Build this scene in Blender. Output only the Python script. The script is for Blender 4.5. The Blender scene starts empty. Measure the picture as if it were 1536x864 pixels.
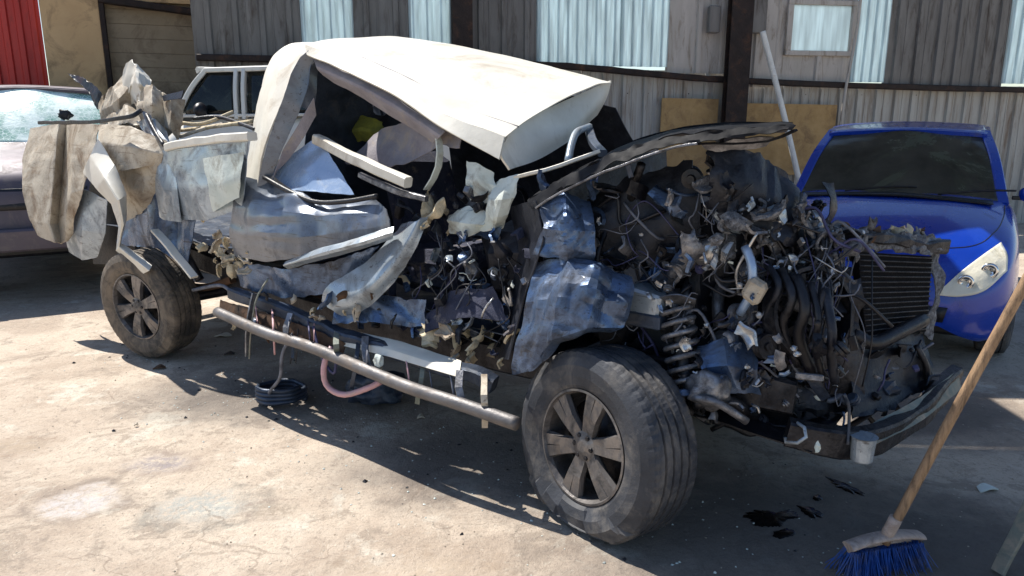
import bpy, bmesh, math, random
from mathutils import Vector, Matrix, noise
from mathutils.bvhtree import BVHTree
R = math.radians
scn = bpy.context.scene
COL = scn.collection

# ------------------------------------------------------------------ camera, sky, sun, exposure
FPX, EYE = 1100.0, 1.65                      # focal length in photograph pixels, eye height
PITCH = math.atan(252 / FPX)
cam = bpy.data.cameras.new('camera'); cam.sensor_width = 36; cam.lens = FPX / 1536 * 36
cam.clip_start = .05; cam.clip_end = 2000
cam_o = bpy.data.objects.new('camera', cam); COL.objects.link(cam_o)
cam_o.location = (0, 0, EYE); cam_o.rotation_euler = (math.pi / 2 - PITCH, 0, 0)
scn.camera = cam_o

SUN_EL = R(56)
SUN_H = Vector((-.76, .65, 0)).normalized()   # horizontal direction towards the sun
to_sun = Vector((SUN_H.x * math.cos(SUN_EL), SUN_H.y * math.cos(SUN_EL), math.sin(SUN_EL)))
world = bpy.data.worlds.new('World'); scn.world = world; world.use_nodes = True
wn = world.node_tree
sky = wn.nodes.new('ShaderNodeTexSky'); sky.sky_type = 'NISHITA'; sky.sun_disc = False
sky.sun_elevation = SUN_EL; sky.sun_rotation = math.atan2(SUN_H.x, SUN_H.y)
sky.dust_density = .4; sky.ozone_density = 2.0
wn.links.new(sky.outputs[0], wn.nodes['Background'].inputs[0])
wn.nodes['Background'].inputs[1].default_value = .1
sl = bpy.data.lights.new('sun', 'SUN'); sl.energy = 5.0; sl.angle = R(.55); sl.color = (1, .95, .87)
so = bpy.data.objects.new('sun', sl); COL.objects.link(so)
so.rotation_euler = to_sun.to_track_quat('Z', 'Y').to_euler(); so.location = (-4, 3, 9)
scn.view_settings.view_transform = 'Standard'; scn.view_settings.look = 'None'
scn.view_settings.exposure = .68; scn.view_settings.gamma = 1
scn.view_settings.use_curve_mapping = False

# ------------------------------------------------------------------ surveying: sight lines to real planes
def sight(u, v):
    a, b = (u - 768) / FPX, (432 - v) / FPX
    c, s = math.cos(PITCH), math.sin(PITCH)
    return Vector((a, c + b * s, -s + b * c))
T_ANG = R(-38); T_ORG = Vector((-2.62, 4.93, 0))   # the truck: x forward, y to its far side, z up
FWD = Vector((math.cos(T_ANG), math.sin(T_ANG), 0)); LEFT = Vector((-FWD.y, FWD.x, 0))
def tl(w):
    d = w - T_ORG; return Vector((d.dot(FWD), d.dot(LEFT), d.z))
EYEP = Vector((0, 0, EYE))
def Ty(u, v, y):                               # point of the truck seen at u, v in its lengthwise plane y
    d = sight(u, v); t = (y - (EYEP - T_ORG).dot(LEFT)) / d.dot(LEFT); return tl(EYEP + d * t)
def ground_at(u, v, z=0):
    d = sight(u, v); return EYEP + d * ((z - EYE) / d.z)

# ------------------------------------------------------------------ materials
MATS = {}
def mat(name, c1, c2=None, scale=6, rough=.5, metal=0, bump=0, bscale=60, dirt=None, damt=0, dscale=3, coat=0, rvar=.15, detail=6, trans=0, stretch=None, ior=1.45, scr=0, scol=(.06, .05, .045)):
    if name in MATS: return MATS[name]
    m = bpy.data.materials.new(name); m.use_nodes = True; nt = m.node_tree; N = nt.nodes; Lk = nt.links
    b = N['Principled BSDF']; b.inputs['Metallic'].default_value = metal; b.inputs['IOR'].default_value = ior
    if coat: b.inputs['Coat Weight'].default_value = coat; b.inputs['Coat Roughness'].default_value = .06
    tc = N.new('ShaderNodeTexCoord'); vec = tc.outputs['Object']
    if stretch:
        mp = N.new('ShaderNodeMapping'); mp.inputs['Scale'].default_value = stretch; Lk.new(vec, mp.inputs[0]); vec = mp.outputs[0]
    n1 = N.new('ShaderNodeTexNoise'); n1.inputs['Scale'].default_value = scale; n1.inputs['Detail'].default_value = detail; n1.inputs['Roughness'].default_value = .65
    Lk.new(vec, n1.inputs['Vector'])
    cr = N.new('ShaderNodeValToRGB'); cr.color_ramp.elements[0].position = .32; cr.color_ramp.elements[1].position = .68
    c2 = c2 or tuple(x * .75 for x in c1)
    cr.color_ramp.elements[0].color = (*c2, 1); cr.color_ramp.elements[1].color = (*c1, 1)
    Lk.new(n1.outputs['Fac'], cr.inputs['Fac']); colr = cr.outputs['Color']
    rr = N.new('ShaderNodeMapRange'); rr.inputs[3].default_value = max(.03, rough - rvar); rr.inputs[4].default_value = min(1, rough + rvar)
    n2 = N.new('ShaderNodeTexNoise'); n2.inputs['Scale'].default_value = scale * 2.3; n2.inputs['Detail'].default_value = 5
    Lk.new(vec, n2.inputs['Vector']); Lk.new(n2.outputs['Fac'], rr.inputs[0]); rgh = rr.outputs[0]
    if dirt:
        n3 = N.new('ShaderNodeTexNoise'); n3.inputs['Scale'].default_value = dscale; n3.inputs['Detail'].default_value = 9; n3.inputs['Roughness'].default_value = .72; n3.inputs['Distortion'].default_value = .6
        Lk.new(vec, n3.inputs['Vector'])
        d = N.new('ShaderNodeMapRange'); d.inputs[1].default_value = .62 - damt * .45; d.inputs[2].default_value = .82 - damt * .4
        Lk.new(n3.outputs['Fac'], d.inputs[0])
        mx = N.new('ShaderNodeMix'); mx.data_type = 'RGBA'; Lk.new(d.outputs[0], mx.inputs[0]); Lk.new(colr, mx.inputs[6]); mx.inputs[7].default_value = (*dirt, 1); colr = mx.outputs[2]
        mr = N.new('ShaderNodeMix'); Lk.new(d.outputs[0], mr.inputs[0]); Lk.new(rgh, mr.inputs[2]); mr.inputs[3].default_value = .85; rgh = mr.outputs[0]
        if metal:
            mm = N.new('ShaderNodeMath'); mm.operation = 'MULTIPLY_ADD'; Lk.new(d.outputs[0], mm.inputs[0]); mm.inputs[1].default_value = -metal; mm.inputs[2].default_value = metal; Lk.new(mm.outputs[0], b.inputs['Metallic'])
    if scr:                                     # scratches, scuffs and small chips
        tot = None
        for q, (rx, sx, lo) in enumerate((((.3, .5, .2), (2.5, 75, 75), .66), ((1.2, .2, .9), (90, 3, 90), .67))):
            mp2 = N.new('ShaderNodeMapping'); mp2.inputs['Rotation'].default_value = rx; mp2.inputs['Scale'].default_value = sx; Lk.new(tc.outputs['Object'], mp2.inputs[0])
            ns = N.new('ShaderNodeTexNoise'); ns.inputs['Scale'].default_value = 1; ns.inputs['Detail'].default_value = 3; ns.inputs['Distortion'].default_value = .4; Lk.new(mp2.outputs[0], ns.inputs['Vector'])
            gt = N.new('ShaderNodeMapRange'); gt.inputs[1].default_value = lo - .06 * scr; gt.inputs[2].default_value = lo + .05; gt.inputs[4].default_value = .75; Lk.new(ns.outputs['Fac'], gt.inputs[0])
            if tot is None: tot = gt.outputs[0]
            else:
                mxm = N.new('ShaderNodeMath'); mxm.operation = 'MAXIMUM'; Lk.new(tot, mxm.inputs[0]); Lk.new(gt.outputs[0], mxm.inputs[1]); tot = mxm.outputs[0]
        ms = N.new('ShaderNodeMix'); ms.data_type = 'RGBA'; Lk.new(tot, ms.inputs[0]); Lk.new(colr, ms.inputs[6]); ms.inputs[7].default_value = (*scol, 1); colr = ms.outputs[2]
    Lk.new(colr, b.inputs['Base Color']); Lk.new(rgh, b.inputs['Roughness'])
    if trans: b.inputs['Transmission Weight'].default_value = trans
    if bump:
        nb = N.new('ShaderNodeTexNoise'); nb.inputs['Scale'].default_value = bscale; nb.inputs['Detail'].default_value = 6; nb.inputs['Roughness'].default_value = .7
        Lk.new(vec, nb.inputs['Vector'])
        bp = N.new('ShaderNodeBump'); bp.inputs['Strength'].default_value = bump; bp.inputs['Distance'].default_value = .02
        Lk.new(nb.outputs['Fac'], bp.inputs['Height']); Lk.new(bp.outputs[0], b.inputs['Normal'])
    MATS[name] = m; return m
DUST = (.36, .3, .23)
mat('cream_paint', (.76, .73, .65), (.62, .585, .5), 3.5, .5, 0, .1, 14, DUST, .22, 2.2, coat=.1)
mat('dusty_paint', (.56, .5, .4), (.42, .36, .28), 4, .55, 0, .3, 18, (.2, .14, .09), .38, 5, scr=.3, scol=(.16, .11, .075))
mat('silver_paint', (.17, .195, .24), (.1, .12, .155), 3, .34, .5, .06, 20, (.08, .08, .085), .25, 4, coat=.3, scr=.6)
mat('pale_panel', (.42, .48, .53), (.27, .32, .37), 5, .3, .4, .08, 14, (.1, .095, .09), .28, 5, coat=.3, scr=.3)
mat('sky_tinted_panel', (.36, .46, .62), (.24, .34, .5), 7, .25, .3, .1, 10, (.2, .2, .2), .12, 7, coat=.6)  # sky reflection on the door skin put into the base colour
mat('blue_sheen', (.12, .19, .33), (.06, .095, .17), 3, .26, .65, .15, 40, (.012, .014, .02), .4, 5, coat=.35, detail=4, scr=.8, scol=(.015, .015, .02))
mat('step_metal', (.2, .19, .19), (.11, .105, .105), 7, .5, .5, .2, 40, (.2, .16, .13), .3, 6)
mat('primer_dark', (.028, .032, .046), (.008, .009, .013), 11, .42, .3, .3, 25, (.07, .07, .075), .16, 12)
mat('navy_inner', (.05, .07, .11), (.02, .028, .045), 8, .4, .3, .3, 20, (.1, .1, .1), .2, 9)
mat('charcoal_paint', (.01, .011, .014), (.006, .006, .008), 5, .62, 0, .12, 15, (.05, .05, .05), .1, 6)
mat('black_plastic', (.014, .014, .018), (.007, .007, .01), 12, .4, 0, .2, 40, (.07, .065, .065), .12, 12)
mat('grey_metal', (.34, .34, .36), (.12, .12, .13), 16, .36, .75, .3, 30, (.03, .028, .03), .35, 14)
mat('dark_metal', (.06, .06, .068), (.014, .014, .017), 16, .36, .7, .35, 30, (.05, .042, .038), .22, 14)
mat('bright_alloy', (.6, .6, .6), (.4, .4, .4), 14, .3, .85, .2, 30, (.14, .12, .1), .25, 10)
mat('rim_alloy', (.26, .245, .24), (.13, .12, .118), 6, .34, .75, .08, 30, (.045, .04, .036), .42, 9)
mat('rusty_metal', (.16, .085, .045), (.05, .03, .02), 10, .75, .3, .4, 40, (.03, .025, .02), .25, 8)
mat('ash_scrap', (.36, .37, .4), (.04, .042, .05), 26, .5, .3, .5, 50, (.015, .014, .016), .45, 26)
mat('foam', (.72, .62, .44), (.5, .4, .25), 16, .9, 0, .6, 40, (.25, .18, .11), .25, 12)
mat('airbag_cloth', (.66, .7, .65), (.5, .56, .52), 6, .75, 0, .2, 40, (.22, .2, .16), .3, 7)
mat('tyre_rubber', (.045, .049, .06), (.026, .029, .036), 8, .62, 0, .2, 60, (.16, .145, .13), .34, 4)
mat('tyre_dusty', (.07, .062, .055), (.03, .029, .028), 8, .8, 0, .2, 60, (.2, .16, .12), .5, 7)
mat('wire_grey', (.2, .21, .25), (.07, .075, .09), 20, .6, .1)
mat('wire_black', (.02, .02, .025), None, 20, .45)
mat('wire_violet', (.07, .07, .16), (.03, .03, .08), 20, .5)
mat('pink_hose', (.62, .36, .38), (.5, .3, .3), 10, .5, 0, 0, 60, DUST, .2, 9)
mat('upholstery', (.045, .05, .085), (.022, .024, .045), 12, .9, 0, .4, 80, DUST, .15, 6)
mat('headliner', (.3, .28, .3), (.2, .18, .2), 8, .9, 0, .3, 50, DUST, .2, 6)
mat('yellow_cloth', (.3, .31, .05), (.14, .16, .04), 14, .8, 0, .3, 40)
mat('oil', (.014, .012, .011), (.006, .0055, .005), 14, .22, 0, 0, rvar=.12)
mat('window_dust_reflection', (.075, .072, .062), (.02, .022, .02), 2.2, .08, 0, 0, rvar=.04, dirt=(.1, .12, .07), damt=.3, dscale=1.4)  # opaque glass: dust patches plus a reflection tone mixed into the colour
mat('car_blue', (.004, .045, .4), (.003, .036, .33), 3, .28, .1, 0, 60, (.1, .1, .13), .1, 4, coat=.6, rvar=.08)
mat('car_white', (.74, .73, .68), (.66, .64, .58), 3, .35, 0, 0, 60, DUST, .14, 4, coat=.4)
mat('car_grey', (.12, .1, .125), (.085, .075, .092), 3, .5, .2, 0, 60, (.2, .17, .16), .2, 4)
mat('window_dark', (.012, .015, .015), (.008, .01, .01), 3, .06, 0, 0, rvar=.03, dirt=(.09, .11, .08), damt=.2, dscale=1.6)
mat('lamp_lens', (.86, .81, .66), (.72, .66, .5), 9, .18, 0, .25, 30, (.4, .34, .2), .2, 9, coat=1)
mat('chrome', (.75, .75, .76), None, 5, .12, 1)
mat('broom_wood', (.4, .26, .15), (.24, .15, .085), 14, .65, 0, .3, 40, (.09, .06, .04), .34, 16, stretch=(3, 3, .5))
mat('broom_block', (.5, .4, .34), (.36, .28, .23), 12, .7, 0, .2, 40, (.16, .12, .1), .3, 12)
mat('bristle_blue', (.025, .11, .42), (.015, .06, .26), 30, .6, 0, 0, 60, (.14, .13, .13), .3, 14)
mat('wall_grey', (.44, .43, .4), (.33, .32, .295), 2.2, .6, .1, .1, 20, (.2, .15, .11), .34, 2.4, stretch=(4, 4, .35))
mat('wall_dark', (.2, .19, .178), (.13, .123, .115), 2.5, .65, .15, .1, 20, (.05, .035, .025), .25, 3, stretch=(3, 3, .5))
mat('wall_beige', (.48, .44, .4), (.38, .35, .31), 2.5, .7, 0, .1, 20, (.18, .14, .1), .25, 3, stretch=(3, 3, .6))
mat('wall_tan', (.6, .41, .22), (.5, .33, .17), 1.6, .85, 0, .15, 30, (.2, .13, .07), .3, 2.2)
mat('shutter_tan', (.36, .29, .2), (.27, .21, .14), 2, .75, .1, .1, 30, (.13, .09, .06), .3, 2)
mat('shutter_red', (.5, .045, .035), (.4, .032, .026), 2, .5, .1, .08, 30, (.2, .05, .04), .2, 3, stretch=(2, 2, .4))
mat('board_tan', (.44, .29, .13), (.34, .21, .085), 6, .85, 0, .25, 30, (.2, .12, .06), .25, 4)
mat('post_rust', (.035, .022, .018), (.018, .013, .012), 6, .7, .3, .4, 30, (.09, .04, .02), .22, 6)
mat('pole_white', (.78, .77, .72), None, 8, .4, 0, 0, 60, DUST, .1, 8)
mat('trim_grey', (.2, .22, .19), (.13, .15, .13), 10, .6, .2, .2, 30, DUST, .3, 8)

mat('radiator_core', (.007, .007, .009), (.004, .004, .005), 20, .8, 0, .4, 90)
for k_ in ('radiator_core', 'charcoal_paint'): MATS[k_].node_tree.nodes['Principled BSDF'].inputs['Specular IOR Level'].default_value = .12

def translucent(name, col):
    m = bpy.data.materials.new(name); m.use_nodes = True; nt = m.node_tree; N = nt.nodes; Lk = nt.links
    for n in list(N): N.remove(n)
    out = N.new('ShaderNodeOutputMaterial'); d = N.new('ShaderNodeBsdfDiffuse'); t = N.new('ShaderNodeBsdfTranslucent'); mx = N.new('ShaderNodeMixShader')
    tc = N.new('ShaderNodeTexCoord'); mp = N.new('ShaderNodeMapping'); mp.inputs['Scale'].default_value = (9, 9, .8)
    n = N.new('ShaderNodeTexNoise'); n.inputs['Scale'].default_value = 2.2; n.inputs['Detail'].default_value = 6
    cr = N.new('ShaderNodeValToRGB'); cr.color_ramp.elements[0].position = .3; cr.color_ramp.elements[1].position = .7
    cr.color_ramp.elements[0].color = (*[x * .72 for x in col], 1); cr.color_ramp.elements[1].color = (*col, 1)
    Lk.new(tc.outputs['Object'], mp.inputs[0]); Lk.new(mp.outputs[0], n.inputs['Vector']); Lk.new(n.outputs['Fac'], cr.inputs[0])
    Lk.new(cr.outputs[0], d.inputs[0]); Lk.new(cr.outputs[0], t.inputs[0]); mx.inputs[0].default_value = .62
    Lk.new(d.outputs[0], mx.inputs[1]); Lk.new(t.outputs[0], mx.inputs[2]); Lk.new(mx.outputs[0], out.inputs[0])
    MATS[name] = m
translucent('skylight', (.74, .85, .88))

def shattered(name):
    m = mat(name, (.5, .72, .64), (.3, .5, .44), 9, .35, 0, .2, 30, coat=.6); nt = m.node_tree; N = nt.nodes; Lk = nt.links
    b = N['Principled BSDF']; src = b.inputs['Base Color'].links[0].from_socket
    tc = N.new('ShaderNodeTexCoord'); v = N.new('ShaderNodeTexVoronoi'); v.feature = 'DISTANCE_TO_EDGE'; v.inputs['Scale'].default_value = 22
    Lk.new(tc.outputs['Object'], v.inputs['Vector'])
    mr = N.new('ShaderNodeMapRange'); mr.inputs[1].default_value = .0; mr.inputs[2].default_value = .09; Lk.new(v.outputs[0], mr.inputs[0])
    n = N.new('ShaderNodeTexNoise'); n.inputs['Scale'].default_value = 5; n.inputs['Detail'].default_value = 8; Lk.new(tc.outputs['Object'], n.inputs['Vector'])
    mr2 = N.new('ShaderNodeMapRange'); mr2.inputs[1].default_value = .42; mr2.inputs[2].default_value = .62; Lk.new(n.outputs[0], mr2.inputs[0])
    mu = N.new('ShaderNodeMath'); mu.operation = 'MULTIPLY'; Lk.new(mr.outputs[0], mu.inputs[0]); Lk.new(mr2.outputs[0], mu.inputs[1])
    mx = N.new('ShaderNodeMix'); mx.data_type = 'RGBA'; Lk.new(mu.outputs[0], mx.inputs[0]); mx.inputs[6].default_value = (.78, .9, .85, 1)
    dk = N.new('ShaderNodeMix'); dk.data_type = 'RGBA'; dk.blend_type = 'MULTIPLY'; dk.inputs[0].default_value = 1; Lk.new(src, dk.inputs[6]); dk.inputs[7].default_value = (.55, .7, .65, 1)
    Lk.new(dk.outputs[2], mx.inputs[7]); Lk.new(mx.outputs[2], b.inputs['Base Color'])
shattered('shattered_glass')

def ground_material():
    m = bpy.data.materials.new('yard_concrete'); m.use_nodes = True; nt = m.node_tree; N = nt.nodes; Lk = nt.links
    b = N['Principled BSDF']; b.inputs['Roughness'].default_value = .9
    tc = N.new('ShaderNodeTexCoord'); V = tc.outputs['Object']
    def nz(s, d=6, r=.6, dist=0):
        n = N.new('ShaderNodeTexNoise'); n.inputs['Scale'].default_value = s; n.inputs['Detail'].default_value = d; n.inputs['Roughness'].default_value = r; n.inputs['Distortion'].default_value = dist
        Lk.new(V, n.inputs['Vector']); return n.outputs['Fac']
    def rng(x, a, c, lo=0, hi=1):
        r = N.new('ShaderNodeMapRange'); r.interpolation_type = 'SMOOTHSTEP'; Lk.new(x, r.inputs[0]); r.inputs[1].default_value = a; r.inputs[2].default_value = c; r.inputs[3].default_value = lo; r.inputs[4].default_value = hi; return r.outputs[0]
    def mix(f, a, c):
        x = N.new('ShaderNodeMix'); x.data_type = 'RGBA'
        if isinstance(f, float): x.inputs[0].default_value = f
        else: Lk.new(f, x.inputs[0])
        for i, q in ((6, a), (7, c)):
            if isinstance(q, tuple): x.inputs[i].default_value = (*q, 1)
            else: Lk.new(q, x.inputs[i])
        return x.outputs[2]
    def mul(a, c):
        x = N.new('ShaderNodeMath'); x.operation = 'MULTIPLY'
        for i, q in enumerate((a, c)):
            if isinstance(q, float): x.inputs[i].default_value = q
            else: Lk.new(q, x.inputs[i])
        return x.outputs[0]
    c = mix(rng(nz(.9, 8, .65, .4), .4, .58), (.4, .318, .246), (.54, .45, .357))
    c = mix(mul(rng(nz(3.1, 9, .75, .8), .52, .6), .75), c, (.31, .25, .195))
    c = mix(mul(rng(nz(2.2, 8, .7, .3), .54, .64), .85), c, (.6, .545, .455))
    c = mix(mul(rng(nz(9, 8, .8, .5), .56, .64), .55), c, (.25, .205, .165))
    c = mix(mul(rng(nz(26, 8, .85, .3), .53, .6), .5), c, (.24, .195, .155))
    c = mix(mul(rng(nz(17, 8, .85, 1.2), .57, .62), .55), c, (.62, .56, .46))
    c = mix(mul(rng(nz(60, 4, .7), .55, .68), .55), c, (.2, .165, .135))
    c = mix(mul(rng(nz(110, 3, .6), .6, .75), .5), c, (.62, .55, .45))
    def spot(x, y, r, sx=1.0, wob=1.3):
        mp = N.new('ShaderNodeMapping'); mp.vector_type = 'TEXTURE'; mp.inputs['Location'].default_value = (x, y, 0); mp.inputs['Scale'].default_value = (r * sx, r, 1)
        nn = N.new('ShaderNodeTexNoise'); nn.inputs['Scale'].default_value = 7; nn.inputs['Detail'].default_value = 5; Lk.new(V, nn.inputs['Vector'])
        ad = N.new('ShaderNodeVectorMath'); ad.operation = 'MULTIPLY_ADD'; Lk.new(nn.outputs['Color'], ad.inputs[0]); ad.inputs[1].default_value = (wob * r, wob * r, 0); Lk.new(V, ad.inputs[2])
        Lk.new(ad.outputs[0], mp.inputs[0])
        ln = N.new('ShaderNodeVectorMath'); ln.operation = 'LENGTH'; Lk.new(mp.outputs[0], ln.inputs[0]); return ln.outputs['Value']
    for (x, y, r, sx, core, ring) in ((-1.8, 3.08, .19, 1.15, (.52, .48, .46), (.2, .16, .13)), (-1.22, 3.05, .2, 1.3, (.36, .36, .33), (.16, .15, .13)), (-1.66, 3.4, .12, 1.6, (.3, .26, .25), (.28, .22, .18)), (-.98, 2.95, .09, 1.5, (.33, .27, .21), (.26, .2, .16)), (-2.5, 3.6, .12, 2, (.38, .3, .22), (.28, .2, .14)), (-.2, 2.5, .22, 1.6, (.44, .35, .26), (.33, .25, .18))):
        s = spot(x, y, r, sx); n = rng(nz(24, 6, .8), .35, .6)
        c = mix(mul(mul(rng(s, 1.35, .95), rng(s, .5, .95)), rng(nz(5, 6, .7), .4, .62, 0., .7)), c, ring)
        c = mix(mul(mul(rng(s, 1.0, .35), n), 1.0), c, core)
    # oil stains under the wreck's nose, spread to paint in deeper ground shade
    for (x, y, r, sx) in ((1.5, 3.0, .75, 1.6), (2.3, 2.7, .7, 1.2), (.2, 3.6, .55, 1.8), (-1.2, 4.5, .55, 1.9), (2.6, 4.3, .6, 1.4)):
        c = mix(mul(rng(spot(x, y, r, sx, .9), 1.2, .35), .72), c, (.075, .066, .062))
    # hairline cracks
    v = N.new('ShaderNodeTexVoronoi'); v.feature = 'DISTANCE_TO_EDGE'; v.inputs['Scale'].default_value = .55
    wn_ = N.new('ShaderNodeTexNoise'); wn_.inputs['Scale'].default_value = 2.4; wn_.inputs['Detail'].default_value = 8
    Lk.new(V, wn_.inputs['Vector']); ad = N.new('ShaderNodeVectorMath'); ad.operation = 'MULTIPLY_ADD'; Lk.new(wn_.outputs['Color'], ad.inputs[0]); ad.inputs[1].default_value = (.7, .7, 0); Lk.new(V, ad.inputs[2]); Lk.new(ad.outputs[0], v.inputs['Vector'])
    ck = mul(rng(v.outputs[0], .0032, .0008), rng(nz(1.3, 3), .46, .55)); c = mix(mul(ck, .4), c, (.15, .11, .08))
    Lk.new(c, b.inputs['Base Color'])
    bp = N.new('ShaderNodeBump'); bp.inputs['Strength'].default_value = .8; bp.inputs['Distance'].default_value = .03
    h = N.new('ShaderNodeMath'); h.operation = 'ADD'; Lk.new(mul(nz(7, 10, .75), 1.0), h.inputs[0]); Lk.new(mul(nz(70, 5, .7), .25), h.inputs[1])
    Lk.new(h.outputs[0], bp.inputs['Height']); Lk.new(bp.outputs[0], b.inputs['Normal'])
    MATS['yard_concrete'] = m
ground_material()

# ------------------------------------------------------------------ mesh helpers
def link(o, parent=None):
    COL.objects.link(o)
    if parent is not None: o.parent = parent
    return o
def mesh_obj(name, vs, fs, m, parent=None, smooth=False, label=None):
    me = bpy.data.meshes.new(name); me.from_pydata([tuple(v) for v in vs], [], fs); me.update()
    if smooth: me.shade_smooth()
    mm = MATS[m] if isinstance(m, str) else m; me.materials.append(mm)
    o = bpy.data.objects.new(name, me); link(o, parent)
    if label: o['label'] = label
    return o
def thing(name, label, cat, loc=(0, 0, 0), rz=0, group=None):
    o = bpy.data.objects.new(name, None); o.empty_display_size = .2; link(o); o.location = loc; o.rotation_euler = (0, 0, rz)
    tag(o, label, cat, group); return o
def tag(o, label, cat, group=None):
    o['label'] = label; o['category'] = cat
    if group: o['group'] = group
    return o
def crv(p, t):                                  # Catmull-Rom through list p, t in 0..1
    n = len(p) - 1
    if n == 0: return p[0]
    f = min(max(t * n, 0), n - 1e-6); i = int(f); f -= i
    a, b = p[i], p[i + 1]
    z = p[i - 1] if i > 0 else a * 2 - b
    d = p[i + 2] if i + 2 <= n else b * 2 - a
    return .5 * ((2 * a) + (b - z) * f + (2 * z - 5 * a + 4 * b - d) * f * f + (3 * a - z - 3 * b + d) * f ** 3)
def plen(p): return sum((p[i + 1] - p[i]).length for i in range(len(p) - 1))
FOLDS = {}
def crumple(q, amp, sc, seed):
    """folded-metal relief: a few families of straight creases of uneven strength, slightly bent"""
    if amp == 0: return 0
    if seed not in FOLDS:
        r_ = random.Random(seed * 31 + 5)
        FOLDS[seed] = [(Vector((r_.gauss(0, 1), r_.gauss(0, 1), r_.gauss(0, 1))).normalized(), f * r_.uniform(.8, 1.25), r_.random() * 9, a) for f, a in ((.3, 1.0), (.42, .85), (.7, .5), (1.15, .32), (1.9, .16), (3.3, .07))]
    s = Vector((seed * 7.3, seed * 3.1, seed * 5.7)); w = q * sc
    wp = noise.noise_vector(w * .35 + s) * .55; h = 0
    for k, (d, f, ph, a) in enumerate(FOLDS[seed]):
        t = (w + wp).dot(d) * f + ph; t -= math.floor(t); tri = abs(t - .5) * 2
        m = .18 + 1.9 * max(0, noise.noise(w * .45 + s + d * 5))
        h += a * m * (tri - .5)
    return amp * (h * 1.1 + .5 * noise.noise(w * .4 + s))
def lin(p, t):
    n = len(p) - 1; f = min(max(t * n, 0), n - 1e-6); i = int(f); return p[i].lerp(p[i + 1], f - i)
def sheet(name, rows, m, parent=None, cell=.022, amp=.02, sc=5, thick=.005, seed=1, rag=0, label=None, smooth=True, flat=False):
    """bent sheet through rows of control points, crumpled along its normal, with real thickness"""
    rows = [[Vector(p) for p in r] for r in rows]
    L1 = max(plen(r) for r in rows); L2 = max(plen([r[int(k * (len(r) - 1))] for r in rows]) for k in (0, .5, 1))
    crv_ = lin if flat else crv
    nu = max(3, min(90, int(L1 / cell))); nv = max(2, min(90, int(L2 / cell)))
    G = []
    for j in range(nv + 1):
        G.append([])
        for i in range(nu + 1):
            G[-1].append(crv_([crv_(r, i / nu) for r in rows], j / nv))
    def nrm(j, i):
        a = G[j][min(i + 1, nu)] - G[j][max(i - 1, 0)]; b = G[min(j + 1, nv)][i] - G[max(j - 1, 0)][i]
        n = a.cross(b); return n.normalized() if n.length > 1e-9 else Vector((0, 0, 1))
    top = []
    for j in range(nv + 1):
        for i in range(nu + 1):
            q = G[j][i]; n = nrm(j, i); p = q + n * crumple(q, amp, sc, seed)
            if rag and (i in (0, nu) or j in (0, nv)):
                p = p + noise.noise_vector(q * 19 + Vector((seed, 0, 0))) * rag
            elif amp: p = p + noise.noise_vector(q * 9 + Vector((seed, 3, 0))) * min(amp * .12, .004)
            top.append(p)
    w = nu + 1; nt_ = len(top)
    fs = [(j * w + i, j * w + i + 1, (j + 1) * w + i + 1, (j + 1) * w + i) for j in range(nv) for i in range(nu)]
    me = bpy.data.meshes.new('x'); me.from_pydata(top, [], fs); me.update()
    nn = [v.normal.copy() for v in me.vertices]; bpy.data.meshes.remove(me)
    bot = [top[k] - nn[k] * thick for k in range(nt_)]
    f2 = [tuple(nt_ + k for k in reversed(f)) for f in fs]
    rim = []
    bd = [(0, i) for i in range(nu)] + [(j, nu) for j in range(nv)] + [(nv, i) for i in range(nu, 0, -1)] + [(j, 0) for j in range(nv, 0, -1)]
    ids = [j * w + i for j, i in bd]
    for k in range(len(ids)):
        a, b = ids[k], ids[(k + 1) % len(ids)]; rim.append((b, a, nt_ + a, nt_ + b))
    o = mesh_obj(name, top + bot, fs + f2 + rim, m, parent, smooth, label)
    if smooth:
        sharp = o.data.polygons
        for f in sharp[len(fs) * 2:]: f.use_smooth = False
        if amp: o.data.set_sharp_from_angle(angle=R(19))
    return o
def frames(P):
    T = []
    for i in range(len(P)):
        t = P[min(i + 1, len(P) - 1)] - P[max(i - 1, 0)]; T.append(t.normalized() if t.length > 1e-9 else Vector((0, 0, 1)))
    up = Vector((0, 0, 1)) if abs(T[0].z) < .9 else Vector((1, 0, 0)); out = []
    n = (up - T[0] * up.dot(T[0])).normalized()
    for t in T:
        n = (n - t * n.dot(t)); n = n.normalized() if n.length > 1e-6 else t.orthogonal().normalized(); out.append((t, n, t.cross(n)))
    return out
def sweep_geo(pts, prof, step=.03, scale=None, closed=True):
    pts = [Vector(p) for p in pts]
    L = plen(pts); n = max(len(pts) - 1, min(160, int(L / step)))
    P = [crv(pts, i / n) for i in range(n + 1)]; F = frames(P); k = len(prof); vs = []
    for i, p in enumerate(P):
        s = 1 if scale is None else scale(i / n)
        for (a, b) in prof: vs.append(p + F[i][1] * b * s + F[i][2] * a * s)
    fs = [(i * k + j, i * k + (j + 1) % k, (i + 1) * k + (j + 1) % k, (i + 1) * k + j) for i in range(n) for j in range(k)]
    fs += [tuple(reversed(range(k))), tuple(n * k + j for j in range(k))]
    return vs, fs
def circ(r, n=8): return [(r * math.cos(2 * math.pi * i / n), r * math.sin(2 * math.pi * i / n)) for i in range(n)]
def tube(name, pts, r, m, parent=None, n=8, step=.03, label=None, scale=None):
    vs, fs = sweep_geo(pts, circ(r, n), step, scale); return mesh_obj(name, vs, fs, m, parent, True, label)
def rect(w, h, b=.15):
    c = min(w, h) * b; return [(-w / 2 + c, -h / 2), (w / 2 - c, -h / 2), (w / 2, -h / 2 + c), (w / 2, h / 2 - c), (w / 2 - c, h / 2), (-w / 2 + c, h / 2), (-w / 2, h / 2 - c), (-w / 2, -h / 2 + c)]
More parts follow.
